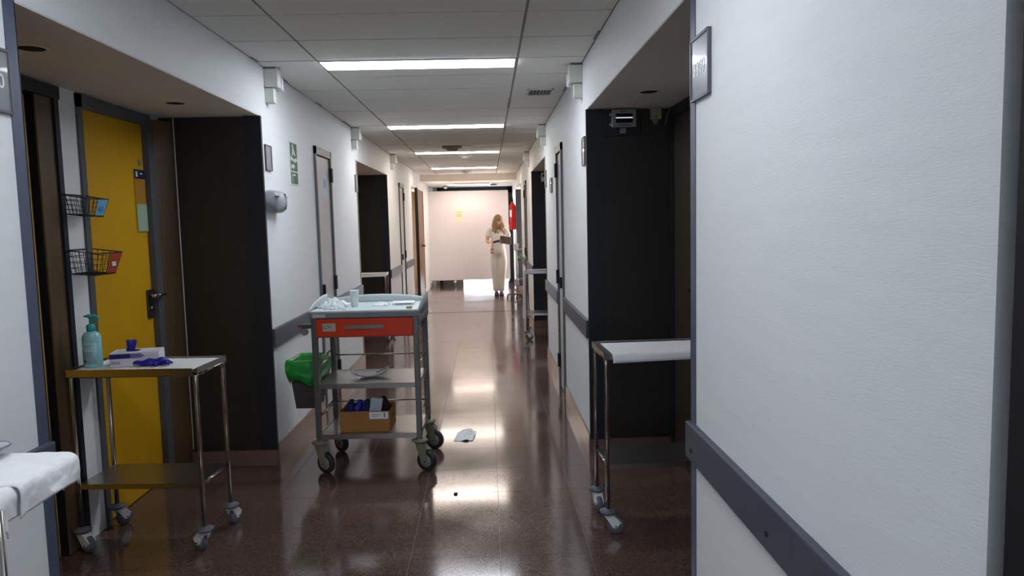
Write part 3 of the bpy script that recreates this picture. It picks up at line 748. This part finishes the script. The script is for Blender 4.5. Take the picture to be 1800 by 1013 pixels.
# drawer unit
MB().box(-W2+.016, W2-.016, -D2+.01, D2, .825, .835).box(-W2+.016, -W2+.022, -D2+.01, D2, .835, .95).box(W2-.022, W2-.016, -D2+.01, D2, .835, .95).box(-W2+.02, W2-.02, D2-.008, D2, .835, .95).build('drawer_case', M_greyplas, t)
dr = MB().bbox(-W2+.015, W2-.012, -D2-.024, -D2-.002, .832, .942, b=.006).build('drawer', M_orange, t)
MB().prism([(-.115+.0, -D2-.026), (-.115, -D2-.034), (.0, -D2-.044), (.115, -D2-.034), (.115, -D2-.026)], 'z', .882, .904).build('handle', mat('grey_handle', (128, 126, 118), .4), dr)
MB().box(-.25, -.172, -D2-.0252, -D2-.0235, .868, .916).build('card_holder', mat('grey_card', (180, 178, 170), .6), dr)
MB().tube([(-.225+.018*math.cos(a), -D2-.026, .893+.009*math.sin(a)) for a in [.7+i*.42 for i in range(11)]], .0013, n=5).tube([(-.218, -D2-.026, .893), (-.200, -D2-.026, .893)], .0013, n=5).build('card_scribble', M_black, dr)
# top with gallery
MB().bbox(-W2-.025, W2+.025, -D2-.03, D2+.025, .945, .985, b=.008).build('top_frame', M_greyplas, t)
MB().bbox(-W2-.018, W2+.02, -D2-.022, D2+.02, .983, .990, b=.003).build('worktop', mat('aqua_white_top', (206, 222, 220), .3), t)
MB().box(-W2+.0, -W2+.075, -D2-.031, -D2-.029, .952, .972).build('name_strip', M_lgrey, t)
def gal_back(u, v):
    x = (-W2-.02)+(2*W2+.04)*u; h = .022+.034*math.sin(PI*u)**.6
    return (x, D2+.022, .985+h*v)
MB().grid(gal_back, 24, 3, thick=.006).build('gallery_back', M_lgrey, t)
for sx, nm in ((-1, 'l'), (1, 'r')):
    def gal_side(u, v, sx=sx):
        y = -D2-.02+(2*D2+.04)*u; h = .004+.062*math.sin(min(1, u*1.15)*PI/2)**.8
        return (sx*(W2+.025), y, (.985 if sx < 0 else .90)+(h+(0 if sx < 0 else .085))*v)
    MB().grid(gal_side, 18, 3, thick=.007).build('gallery_side', M_lgrey if sx < 0 else M_greyplas, t)
# shelves with rails
for zs in (.53, .218):
    s_ = MB().box(-W2+.01, W2-.01, -D2+.0, D2, zs+.006, zs+.012).box(-W2+.01, W2-.01, -D2-.008, -D2+.004, zs-.016, zs+.014)
    s_.box(-W2+.01, W2-.01, D2-.004, D2+.008, zs-.016, zs+.014).box(-W2-.004, -W2+.006, -D2, D2, zs-.016, zs+.014).box(W2-.006, W2+.004, -D2, D2, zs-.016, zs+.014)
    s_.build('shelf', M_steel, t)
    zr = zs+.115
    MB().tube([(-W2, D2, zr), (W2, D2, zr)], .005, n=8).build('guard_rail', M_chrome, t)
    for sx in (-1, 1): MB().tube([(sx*W2, -D2, zr), (sx*W2, D2, zr)], .005, n=8).build('guard_rail', M_chrome, t)
# left bracket with knobs
br = MB().box(-W2-.075, -W2-.015, -.22, -.19, .885, .91).build('pole_clamp', M_darkmetal, t)
MB().lathe([(.014, -.016), (.018, -.01), (.018, .016), (.012, .02)], (-W2-.06, -.215, .862), n=18, axis='y').build('clamp_knob', M_castorcream, br)
MB().lathe([(.010, -.02), (.010, .012)], (-W2-.078, -.205, .90), n=14, axis='x').build('clamp_knob', mat('brass_knob', (120, 100, 60), .4, metal=.5), br)
# waste bin hooked on the left side
def T(x, y, z): return Tpt(TC, RZ, x, y, z)
b_ = thing('waste_bin', 'dark grey waste bin with a green bag hooked on the trolley', 'bin', T(-W2-.115, .03, 0), RZ)
def frus(mb, zt, zb, ht, hb, th=.004):
    (ax, ay), (bx_, by) = ht, hb
    o = [(-ax, -ay, zt), (ax, -ay, zt), (ax, ay, zt), (-ax, ay, zt), (-bx_, -by, zb), (bx_, -by, zb), (bx_, by, zb), (-bx_, by, zb)]
    i = [(v[0]*(1-th/ax), v[1]*(1-th/ay), v[2]+(0 if k < 4 else th)) for k, v in enumerate(o)]
    fs = [(0, 4, 5, 1), (1, 5, 6, 2), (2, 6, 7, 3), (3, 7, 4, 0), (4, 7, 6, 5)]
    fi = [tuple(8+q for q in f[::-1]) for f in fs]
    rim = [(0, 1, 9, 8), (1, 2, 10, 9), (2, 3, 11, 10), (3, 0, 8, 11)]
    return mb.add(o+i, fs+fi+rim)
frus(MB(), .655, .36, (.088, .14), (.062, .10)).build('tub', M_binm, b_)
def bag(u, v):
    a = 2*PI*u
    sx_ = .102*(abs(math.cos(a))**.5)*(1 if math.cos(a) > 0 else -1); sy_ = .155*(abs(math.sin(a))**.5)*(1 if math.sin(a) > 0 else -1)
    n = noise.noise(Vector((math.cos(a)*3, math.sin(a)*3, v*4)))
    if v < .3: k = v/.3; return (sx_*(.62+.3*k), sy_*(.62+.3*k), .60+.075*k)
    k = (v-.3)/.7; out = 1+.20*math.sin(PI*k)**.7+.12*n
    return (sx_*.96*out, sy_*.96*out, .672-k*.135*(1+.35*noise.noise(Vector((math.cos(a)*2, math.sin(a)*2, 7))))+.02*n)
MB().grid(bag, 48, 14).build('bin_bag', M_green, b_, 'glossy green bin liner folded over the rim')
MB().tube([(.09, -.10, .665), (.115, -.10, .69), (.115, .10, .69), (.09, .10, .665)], .004, n=8).build('hook', M_chrome, b_)

# items on trolley
c_ = T(-.095, -.04, .990)
t = thing('paper_cup', 'tall white plastic cup on the trolley top', 'cup', c_)
MB().lathe([(.0195, 0), (.020, .003), (.0275, .098), (.0295, .100), (.0295, .104), (.0265, .104), (.0185, .004), (.0, .004)], n=28, caps=False).lathe([(.0, .0005), (.0195, 0)], n=28, caps=False).build('cup_wall', M_white, t)
rb = MB()
for k in range(1, 6): rb.lathe([(.0205+.0072*k/6.3, .098*k/6.3-.002), (.0212+.0072*k/6.3, .098*k/6.3), (.0205+.0074*k/6.3, .098*k/6.3+.002)], n=28, caps=False)
rb.build('ribs', M_white, t)
crumple('plastic_wrapper', M_film, T(-.235, -.02, .9905), .085, .11, .05, 3.3, 'crumpled clear plastic wrapper on the left of the trolley top', 'wrapper', amp=1.5)
crumple('plastic_wrapper', M_film, T(-.19, -.14, .9905), .06, .04, .022, 8.1, 'small crumpled clear wrapper near the front of the trolley top', 'wrapper', amp=1.6)
crumple('tissue', M_paper, T(.055, .02, .9905), .045, .04, .022, 12.1, 'small crumpled white tissue behind the cup, middle of the trolley top', 'tissue', amp=1.2)
t = thing('sterile_packet', 'white packet with blue-grey print on the right of the trolley top', 'packet', T(.195, .05, .991), RZ+.1)
MB().bbox(-.07, .07, -.06, .06, 0, .016, b=.004).build('pouch', M_paper, t)
MB().box(-.05, .05, -.0605, -.0595, .004, .011).build('print', mat('slate_print', (120, 142, 156), .6), t)
tag(MB().bbox(-.018, .018, -.01, .01, 0, .012, b=.004).build('wooden_clip', mat('tan_clip', (170, 150, 110), .6)), 'tiny tan clip at the front right corner of the trolley top', 'clip').location = T(.265, -.19, .991)
# kidney dish on middle shelf
t = thing('paper_tray', 'white boat-shaped disposable tray on the middle shelf of the trolley', 'tray', T(-.02, -.03, .543), .1)
def boat(u, v):
    a = (u*2-1); b2 = (v*2-1); L_ = .115
    w_ = .055*(1-a*a*.55)
    lift = .030*abs(a)**2.2*(1 if a < 0 else 1.3)+.020*b2*b2
    return (a*L_, b2*w_+.008*math.sin(a*4), .003+lift)
MB().grid(boat, 24, 12, thick=.003).build('shell', M_paper, t)
MB().ell((-.095, -.01, .036), (.022, .02, .012)).build('tissue_wad', M_paper, t)
MB().tube([(.04, -.02, .03), (.135, .02, .06)], .0035, n=6).build('stick', M_castorcream, t)
# cardboard box
B0 = T(-.035, -.06, .231)
t = thing('cardboard_box', 'open brown cardboard box on the bottom shelf of the trolley', 'box', B0, RZ+.0)
frus(MB(), .128, 0, (.155, .115), (.153, .113), th=.004).build('carton', M_card, t)
MB().box(.03, .145, -.1165, -.1150, .080, .123).build('shipping_label', M_paper, t)
MB().box(.118, .126, -.1172, -.1164, .09, .118).box(.04, .10, -.1172, -.1164, .105, .108).box(.04, .09, -.1172, -.1164, .095, .097).build('label_print', M_print, t)
MB().box(.1552, .1562, -.03, .05, .07, .09).build('side_print', mat('brown_print', (128, 84, 40), .8), t)
MB().box(-.15, .15, -.112, -.02, .0, .0) if 0 else None
for k, (x, y, m, nm, lb, ct) in enumerate(((-.105, -.045, M_navycloth, 'cloth_roll', 'leftmost dark navy cloth roll in the cardboard box', 'cloth'), (-.06, -.05, M_blue, 'cloth_roll', 'bright blue cloth roll leaning second from left in the cardboard box', 'cloth'),
                               (-.015, -.045, M_navycloth, 'cloth_roll', 'navy cloth roll beside the grey packet in the cardboard box', 'cloth'),
                               (.105, .02, mat('dark_brown_cloth', (52, 34, 26), .8), 'cloth_bundle', 'dark brown bundle at the back right of the cardboard box', 'cloth'))):
    px, py = B0[0]+x, B0[1]+y
    def roll(u, v, s_=k):
        a = 2*PI*u; n = 1+.5*noise.noise(Vector((math.cos(a)*2.5+s_*5, math.sin(a)*2.5, v*5)))
        prof = math.sin(PI*min(max(v, .03), .97))**.35
        L_ = .15
        p = Vector((.026*n*prof*math.cos(a), .045*n*prof*math.sin(a), (v-.5)*L_))
        return R3((.22, .35, .3, -.1)[s_], 'Y') @ p
    o = MB().grid(roll, 20, 14).build(nm, m); o.location = (px, py, .232+.112); tag(o, lb, ct)
t = thing('packet', 'pale grey folded packet standing in the cardboard box', 'packet', (B0[0]+.05, B0[1]-.05, .238), .1)
MB().bbox(-.037, .037, -.02, .02, .0, .19, b=.006, rot=R3(.18, 'Y')).build('pouch', mat('pale_grey_pouch', (176, 184, 192), .5), t)

# tissue and scrap on the floor
def tissue(u, v):
    a, b2 = u*2-1, v*2-1
    z = .018*abs(noise.noise(Vector((a*1.3, b2*1.3, 4))))+.05*max(0, b2)*math.exp(-((a-.1)/.75)**2)*.55+.003*abs(noise.noise(Vector((a*6, b2*6, 1))))
    return (a*.066+.01*b2, b2*.10, max(.002, z))
o = MB().grid(tissue, 26, 26, thick=.0008).build('floor_tissue', M_paper); o.location = (-.195, 5.07, 0); tag(o, 'crumpled white tissue lying on the corridor floor right of the trolley', 'tissue')
o = MB().grid(lambda u, v: ((u-.5)*.022, (v-.5)*.03, .002+.004*math.sin(u*3)), 5, 5, thick=.001).build('litter_scrap', M_black); o.location = (-.215, 3.98, 0); tag(o, 'tiny black scrap on the floor in the lamp reflection', 'scrap')

# ------------------------------------------------------------------ near table at the lower left
NT = (-1.19, 1.63, 0)
t = thing('instrument_table', 'near table with thick white paper at the lower left corner', 'table', NT, 0, group='small steel tables on castors')
nW, nH = .155, .935
for sx in (-1, 1):
    MB().tube([(sx*nW+.010*max(0, sx), -.125, .05), (sx*nW+.010*max(0, sx), -.125, nH-.004)], .012, n=14).build('leg', M_chrome, t)
    MB().box(sx*nW-.016, sx*nW+.006, -.30, .10, .04, .075).build('foot', M_chrome, t)
    for yy in (-.28, .08): MB().lathe([(.02, -.01), (.02, .01)], (sx*nW-.005, yy, .02), n=16, axis='x').box(sx*nW-.013, sx*nW+.003, yy-.01, yy+.01, .02, .05).build('castor', M_rubber, t)
MB().box(-nW-.01, nW-.03, -.29, .185, nH-.014, nH).build('table_top', M_steel, t)
def coversheet(name, label, y0, y1, out, zo, hang, seed, wob=0.):
    W_ = .33+out
    def fn(u, v):
        L_ = W_+hang; s_ = u*L_; y = y0+(y1-y0)*v
        n = noise.noise(Vector((s_*14+seed, y*14, 2)))*.0035+noise.noise(Vector((s_*45, y*45+seed, 5)))*.0016
        end = .010*max(0, 1-abs(v-0)/.06)+.012*max(0, 1-abs(1-v)/.05)      # rounded ends
        if s_ < W_-.02: return (-nW-.012+s_, y, nH+zo-end+abs(n))
        q = s_-(W_-.02); a = min(1, q/.034)*PI/2; dn = max(0, q-.034)
        return (-nW-.032+W_+.022*math.sin(a)+n*1.8-end*.5, y, nH+zo-end-.022*(1-math.cos(a))-dn+n*1.5+wob*dn*math.sin(y*30))
    o = MB().grid(fn, 64, 40, thick=.0025).build(name, M_paper); o.location = NT; tag(o, label, 'paper')
coversheet('paper_sheet', 'thick white paper cover hanging over the near table edge at lower left', -.035, .195, 0, .024, .062, 1.0)
coversheet('paper_sheet', 'inner layer of white paper in the gap of the near table cover', -.14, .15, -.014, .014, .056, 6.0)
coversheet('paper_sheet', 'lower rolled fold of white paper at the left picture edge', -.30, -.085, .004, .024, .075, 3.0, .2)
t = thing('instrument_tray', 'grey rimmed tray on the near paper-covered table at the left edge', 'tray', (-1.275, 1.715, nH+.033), -.12)
def rrect(hx, hy, r, z, n=6):
    out = []
    for (cx, cy, a0) in ((hx-r, hy-r, 0), (-hx+r, hy-r, 1), (-hx+r, -hy+r, 2), (hx-r, -hy+r, 3)):
        for k in range(n+1):
            a = (a0+k/n)*PI/2; out.append((cx+r*math.cos(a), cy+r*math.sin(a), z))
    return out
rings = [rrect(.078, .088, .03, .0015), rrect(.082, .092, .032, .003), rrect(.090, .102, .036, .020), rrect(.098, .110, .04, .022), rrect(.100, .112, .042, .020)]
m_ = MB(); nr = len(rings[0]); m_.add([p for r_ in rings for p in r_], [tuple(range(nr))]+[(i*nr+k, i*nr+(k+1) % nr, (i+1)*nr+(k+1) % nr, (i+1)*nr+k) for i in range(4) for k in range(nr)], True)
m_.build('tray_shell', M_lgrey, t)
MB().tube(rrect(.098, .110, .04, .021), .003, n=6, closed=True).build('tray_rim', M_greyplas, t)

# ------------------------------------------------------------------ white screen at the corridor end
t = thing('privacy_screen', 'tall white folding screen closing the corridor end', 'screen', (0, 17.5, 0))
MB().prism([(-1.385, .14), (.505, .14), (.492, 2.215), (-1.495, 2.225)], 'y', -.012, .012).build('panel', mat('white_fabric_panel', (232, 226, 226), .7, var=.02, vscale=2), t)
fr = MB(); P4 = [(-1.385, 0, .14), (.505, 0, .14), (.492, 0, 2.215), (-1.495, 0, 2.225)]
fr.tube(P4, .016, n=8, closed=True).build('tube_frame', M_white, t)
for x in (-1.36, -.80, .47):
    MB().box(x-.02, x+.02, -.20, .20, .085, .11).build('foot', M_white, t)
    for sy in (-1, 1):
        MB().lathe([(.035, -.012), (.035, .012)], (x, sy*.18, .035), n=16, axis='x').box(x-.015, x+.015, sy*.18-.012, sy*.18+.012, .04, .09).build('castor', M_rubber, t)
t = thing('notice', 'small pale yellow notice taped on the white screen', 'paper', (-.655, 17.486, 1.655))
MB().box(-.095, .095, -.002, 0, -.15, .15).build('sheet', mat('cream_paper', (236, 230, 204), .8), t)
for z in (.08, .03, -.01): MB().box(-.06, .05, -.0032, -.002, z-.012, z+.008).build('print_line', mat('faint_olive_print', (196, 194, 150), .8), t)

# fire extinguisher
t = thing('fire_extinguisher', 'red fire extinguisher hanging on the far right wall', 'extinguisher', (XR-.075, 16.1, 1.31)); t.scale = (1, 1, 1.15)
MB().lathe([(.06, 0), (.072, .012), (.072, .40), (.06, .46), (.03, .50), (.022, .53)], n=28).build('cylinder', M_red, t)
MB().lathe([(.02, .52), (.022, .57), (.012, .58)], n=16).build('valve', M_black, t)
MB().prism([(-.02, .57), (.09, .60), (.09, .615), (-.02, .60)], 'x', -.01, .01).build('handle', M_black, t)
MB().tube([(-.02, -.0, .55), (-.075, -.03, .50), (-.082, -.03, .3), (-.08, -.02, .10)], .010, n=8).build('hose', M_black, t)
MB().grid(lambda u, v: (.0728*math.cos(PI+.0+1.6*(u-.2)), .0728*math.sin(PI+1.6*(u-.2)), .24+.13*v), 12, 1, thick=.001).build('label', M_white, t)
MB().box(.06, .074, -.03, .03, .35, .45).build('bracket', M_darkmetal, t)
# equipment stand
t = thing('monitor_stand', 'white monitor stand on castors behind the nurse near the right wall', 'stand', (.545, 14.3, 0))
MB().tube([(0, 0, .08), (0, 0, 1.28)], .018, n=12).build('pole', M_white, t)
MB().bbox(-.055, .045, -.05, .05, .93, 1.06, b=.01).build('monitor_box', M_white, t)
MB().bbox(.02, .12, -.015, .015, .94, .965, b=.004).build('side_arm', M_white, t)
MB().bbox(-.05, .04, -.06, .06, .25, .37, b=.008).build('lower_box', mat('pale_mauve_plastic', (190, 184, 204), .5), t)
for k in range(5):
    a = 2*PI*k/5+.3
    MB().tube([(0, 0, .085), (.2*math.cos(a), .2*math.sin(a), .065)], .012, n=8).build('base_leg', M_frame, t)
    MB().lathe([(.028, -.012), (.028, .012)], (.2*math.cos(a), .2*math.sin(a), .028), n=14, axis='x').build('castor', M_brub, t)
t = thing('linen_bag', 'white linen bag hanging from the distant right-hand table', 'bag', (.475, 9.56, .50))
def lb(u, v):
    a = 2*PI*u; n = 1+.15*noise.noise(Vector((math.cos(a)*2, math.sin(a)*2, v*5)))
    return (.045*n*math.cos(a)*(.6+.5*v), .03*n*math.sin(a)*(.6+.5*v), .33-.62*v+.02*n)
MB().grid(lb, 18, 12).build('sack', mat('pinkish_white_linen', (228, 216, 214), .8), t)
side_table('farthest steel table beside the third recess on the right, with green cloth', (.82, 14.85, 0), .05, W=.5, D=.34, H=.74, angs=(0, .5, 1, 2))
crumple('green_cloth', mat('mint_cloth', (70, 140, 110), .8), (.66, 14.78, .744), .09, .08, .09, 6.6, 'green cloth bundle on the farthest right table', 'cloth')

# wooden open door at the far left
d = struct('door_17')
MB().bbox(XL+.002, XL+.04, 14.2, 15.3, .01, 2.15, b=.004).build('door_leaf', mat('warm_brown_wood', (120, 78, 46), .45, var=.12, vscale=20, stretch=(4, 4, .2)), d)
MB().box(XL-.0, XL+.055, 14.13, 14.2, 0, 2.17).build('door_frame', M_dark, d)
MB().lathe([(.02, 0), (.02, .05), (.03, .07)], (XL+.04, 14.9, 1.05), n=14, axis='x').build('door_handle', M_chrome, d)

# ------------------------------------------------------------------ the nurse
def skin_mesh(chains, sub=1):
    """chains: list of [(x,y,z,r)...] -> joined skinned mesh"""
    out = bmesh.new()
    for ch in chains:
        me = bpy.data.meshes.new('sk'); me.from_pydata([c[:3] for c in ch], [(i, i+1) for i in range(len(ch)-1)], [])
        o = bpy.data.objects.new('sk', me); COL.objects.link(o)
        md = o.modifiers.new('s', 'SKIN'); me.skin_vertices[0].data[0].use_root = True
        for i, c in enumerate(ch):
            r_ = c[3] if isinstance(c[3], tuple) else (c[3], c[3]); me.skin_vertices[0].data[i].radius = r_
        sb = o.modifiers.new('d', 'SUBSURF'); sb.levels = sb.render_levels = 2
        ev = o.evaluated_get(bpy.context.evaluated_depsgraph_get()); m2 = bpy.data.meshes.new_from_object(ev)
        out.from_mesh(m2); bpy.data.objects.remove(o); bpy.data.meshes.remove(m2)
    return out
def fuse(bm, extra, vox, name, m, parent):
    me = bpy.data.meshes.new('f'); bm.to_mesh(me); bm.free()
    if extra:
        b2 = bmesh.new(); b2.from_mesh(me); q = bpy.data.meshes.new('q'); q.from_pydata(extra.v, [], extra.f); b2.from_mesh(q); b2.to_mesh(me); b2.free()
    o = bpy.data.objects.new('f', me); COL.objects.link(o)
    md = o.modifiers.new('r', 'REMESH'); md.mode = 'VOXEL'; md.voxel_size = vox; md.use_smooth_shade = True
    sm = o.modifiers.new('sm', 'SMOOTH'); sm.iterations = 3; sm.factor = .5
    m2 = bpy.data.meshes.new_from_object(o.evaluated_get(bpy.context.evaluated_depsgraph_get()))
    bpy.data.objects.remove(o)
    for p in m2.polygons: p.use_smooth = True
    m2.materials.clear(); m2.materials.append(m); r_ = bpy.data.objects.new(name, m2); COL.objects.link(r_); r_.parent = parent; return r_
P = thing('person', 'nurse with long blonde hair in ivory scrubs looking down at a clipboard', 'person', (.20, 15.05, 0), .08)
# local frame: faces -Y, +X is the viewer's right
hd = Vector((.015, -.055, 1.50))
shR, shL = (-.165, .0, 1.335), (.175, .0, 1.335)          # R = viewer's left
elR, wrR, haR = (-.215, -.03, 1.09), (-.175, -.235, 1.085), (-.165, -.285, 1.088)
elL, wrL, haL = (.235, -.04, 1.09), (.12, -.215, 1.10), (.075, -.245, 1.105)
def fingers(h, d, up, s):
    h = Vector(h); d = Vector(d).normalized(); up = Vector(up).normalized(); sd = d.cross(up)
    out = []
    for k, L_ in enumerate((.060, .070, .066, .052)):
        b = h+sd*(.021-.014*k)*s+d*.03
        out.append([(*(b-d*.02), .0085), (*b, .0085), (*(b+d*L_*.5-up*.006), .008), (*(b+d*L_*.85-up*.026), .0065)])
    b = h+sd*.02*s-d*.01
    out.append([(*b, .011), (*(b+sd*.022*s+d*.018), .010), (*(b+sd*.026*s+d*.045-up*.01), .008)])
    return out
chains = [
    [(0, 0, .90, (.13, .10)), (0, .0, 1.05, (.11, .085)), (0, 0, 1.2, (.125, .09)), (0, .0, 1.31, (.13, .07)), (.0, -.005, 1.37, .06), (.003, -.02, 1.43, .052), (.008, -.04, 1.47, .055)],
    [(*shR, .05), (-.195, -.005, 1.22, .042), (*elR, .036), (-.197, -.13, 1.088, .034), (*wrR, .023), (*haR, (.02, .034))],
    [(*shL, .05), (.215, -.01, 1.22, .042), (*elL, .036), (.185, -.12, 1.095, .034), (*wrL, .023), (*haL, (.02, .034))],
    [(-.05, 0, 1.33, .06), (*shR, .048)], [(.05, 0, 1.33, .06), (*shL, .048)],
    [(-.075, .0, .90, .095), (-.075, -.01, .70, .078), (-.062, -.02, .47, .054), (-.055, .01, .30, .052), (-.05, .015, .09, .034), (-.052, -.07, .035, .03)],
    [(.08, .0, .90, .095), (.072, -.03, .70, .078), (.05, -.06, .48, .054), (.045, -.02, .30, .052), (.04, -.015, .09, .034), (.045, -.11, .035, .03)],
] + fingers(haR, (-.25, -1, 0), (0, .1, 1), -1) + fingers(haL, (-.8, -.6, .1), (0, .0, 1), 1)
head = MB(); tilt = R3(.42, 'X') @ R3(.12, 'Z')
head.ell(hd+Vector((0, .01, .035)), (.074, .092, .088), rot=tilt)
head.ell(hd+tilt@Vector((0, -.028, -.035)), (.055, .06, .07), rot=tilt)
head.ell(hd+tilt@Vector((0, -.098, -.005)), (.011, .016, .022), rot=tilt)
head.ell(hd+tilt@Vector((0, -.078, -.085)), (.02, .015, .015), rot=tilt)
for sx in (-1, 1): head.ell(hd+tilt@Vector((sx*.076, .005, .0)), (.01, .018, .03), rot=tilt)
for sx in (-1, 1): head.ell(hd+tilt@Vector((sx*.035, -.070, .03)), (.022, .014, .009), rot=tilt)
fuse(skin_mesh(chains), head, .0065, 'body', M_skin, P)
for sx in (-1, 1):
    e_ = MB().ell(hd+tilt@Vector((sx*.031, -.083, .012)), (.012, .008, .006), rot=tilt).build('eye', M_white, P)
    MB().ell(hd+tilt@Vector((sx*.031, -.089, .010)), (.005, .004, .005), rot=tilt).build('iris', mat('iris', (60, 44, 34), .3), e_)
MB().ell(hd+tilt@Vector((0, -.090, -.050)), (.022, .007, .006), rot=tilt).build('mouth', mat('lips', (190, 110, 104), .5), P)
# clothing
tun = [
    [(0, .0, .79, (.205, .15)), (0, 0, .90, (.175, .13)), (0, 0, 1.05, (.145, .11)), (0, -.005, 1.2, (.155, .12)), (0, 0, 1.30, (.15, .09)), (0, -.0, 1.35, (.10, .065))],
    [(-.05, 0, 1.33, .07), (*shR, .064), (-.19, -.005, 1.235, .062), (-.208, -.015, 1.16, .058)],
    [(.05, 0, 1.33, .07), (*shL, .064), (.21, -.01, 1.235, .062), (.228, -.02, 1.16, .058)]]
fuse(skin_mesh(tun), None, .010, 'tunic', M_tunic, P)
trs = [[(-.02, .0, .88, (.15, .12)), (-.075, .0, .80, (.105, .11)), (-.088, -.012, .66, .106), (-.074, -.02, .47, .086), (-.064, .005, .30, .078), (-.056, .006, .055, .070)],
       [(.02, .0, .88, (.15, .12)), (.08, .0, .80, (.105, .11)), (.088, -.03, .66, .106), (.07, -.06, .48, .086), (.060, -.03, .30, .078), (.050, -.024, .055, .070)]]
fuse(skin_mesh(trs), None, .010, 'trousers', M_tunic, P)
for (x, y) in ((-.052, -.035), (.044, -.07)):
    s_ = MB()
    def sh(u, v, x=x, y=y):
        a = 2*PI*u; k = [(.9, 0), (1.02, .012), (1.0, .028), (.86, .055), (.55, .075), (.0, .078)][min(5, int(round(v*5)))]
        yy = math.sin(a)*.125*k[0]; ww = .045*(1+.18*(-math.sin(a)))
        return (x+math.cos(a)*ww*k[0], y-.01+yy, k[1]*(1 if yy > -.03 else .72))
    s_.grid(sh, 24, 5).build('shoe', M_shoe, P)
# hair
hb = MB()
hb.ell(hd+tilt@Vector((0, .022, .045)), (.088, .098, .088), rot=tilt)
for k in range(26):
    a = -2.62+k*(2*2.62)/25                                # around the head, open at the face
    bx_ = math.sin(a)*.082; by = .02+math.cos(a)*.085
    p0 = hd+tilt@Vector((bx_*.75, by*.8, .085)); p1 = hd+tilt@Vector((bx_*1.08, by, .0)); ln = .20+.03*math.sin(k*2.3)
    w_ = .012*math.sin(k*1.7)
    w_ *= 1.8; p2 = Vector((p1.x*1.16+w_, p1.y+.0, p1.z-.10)); p3 = Vector((p1.x*1.28-w_, p1.y-.02, p1.z-ln)); 
    hb.tube([p0, p0.lerp(p1, .55)+Vector((0, 0, .01)), p1, p2, p3], .02, n=7, radii=[.018, .021, .022, .019, .008])
hm = bmesh.new(); fuse(hm, hb, .008, 'hair', M_hair, P)
MB().box(-.150, -.105, -.118, -.105, .86, .95).build('pocket_badge', mat('crimson_badge', (170, 70, 90), .5), P)
MB().box(-.142, -.113, -.121, -.118, .875, .925).build('badge_card', M_white, P)
MB().tube([(-.13, -.115, .95), (-.11, -.125, 1.02), (-.12, -.11, 1.08)], .005, n=6).build('badge_strap', mat('crimson_badge', (0, 0, 0)), P)
MB().tube([(-.045, -.062, 1.36), (-.02, -.10, 1.30), (0, -.118, 1.25), (.02, -.10, 1.30), (.045, -.062, 1.36)], .007, n=6).build('neckline', mat('grey_piping', (170, 168, 170), .7), P)
c = thing('clipboard', 'taupe clipboard held by the nurse against her chest', 'clipboard', (.20+.14, 15.05-.31, 1.115), .08)
rot = R3(-.75, 'X') @ R3(.25, 'Y')
MB().bbox(-.10, .13, -.12, .10, -.004, .004, b=.003, rot=rot, about=(0, 0, 0)).build('board', mat('taupe_board', (150, 136, 122), .6), c)
MB().box(-.09, .12, -.11, .09, .0045, .006, rot=rot, about=(0, 0, 0)).build('sheet', M_paper, c)
MB().bbox(-.03, .05, .075, .102, .004, .016, b=.002, rot=rot, about=(0, 0, 0)).build('clip', M_chrome, c)
ph = thing('mobile_phone', 'dark phone in front of the clipboard at the nurse\'s hand', 'phone', (.20-.015, 15.05-.315, 1.098), .0)
MB().bbox(-.085, .055, -.012, .008, -.022, .022, b=.004, rot=R3(-.2, 'Y')).build('shell', mat('dark_phone', (40, 42, 50), .3), ph)

for o in bpy.data.objects:
    if o.type == 'MESH' and o.get('category') is None and o.parent is None and o.get('kind') is None: print('UNTAGGED', o.name)
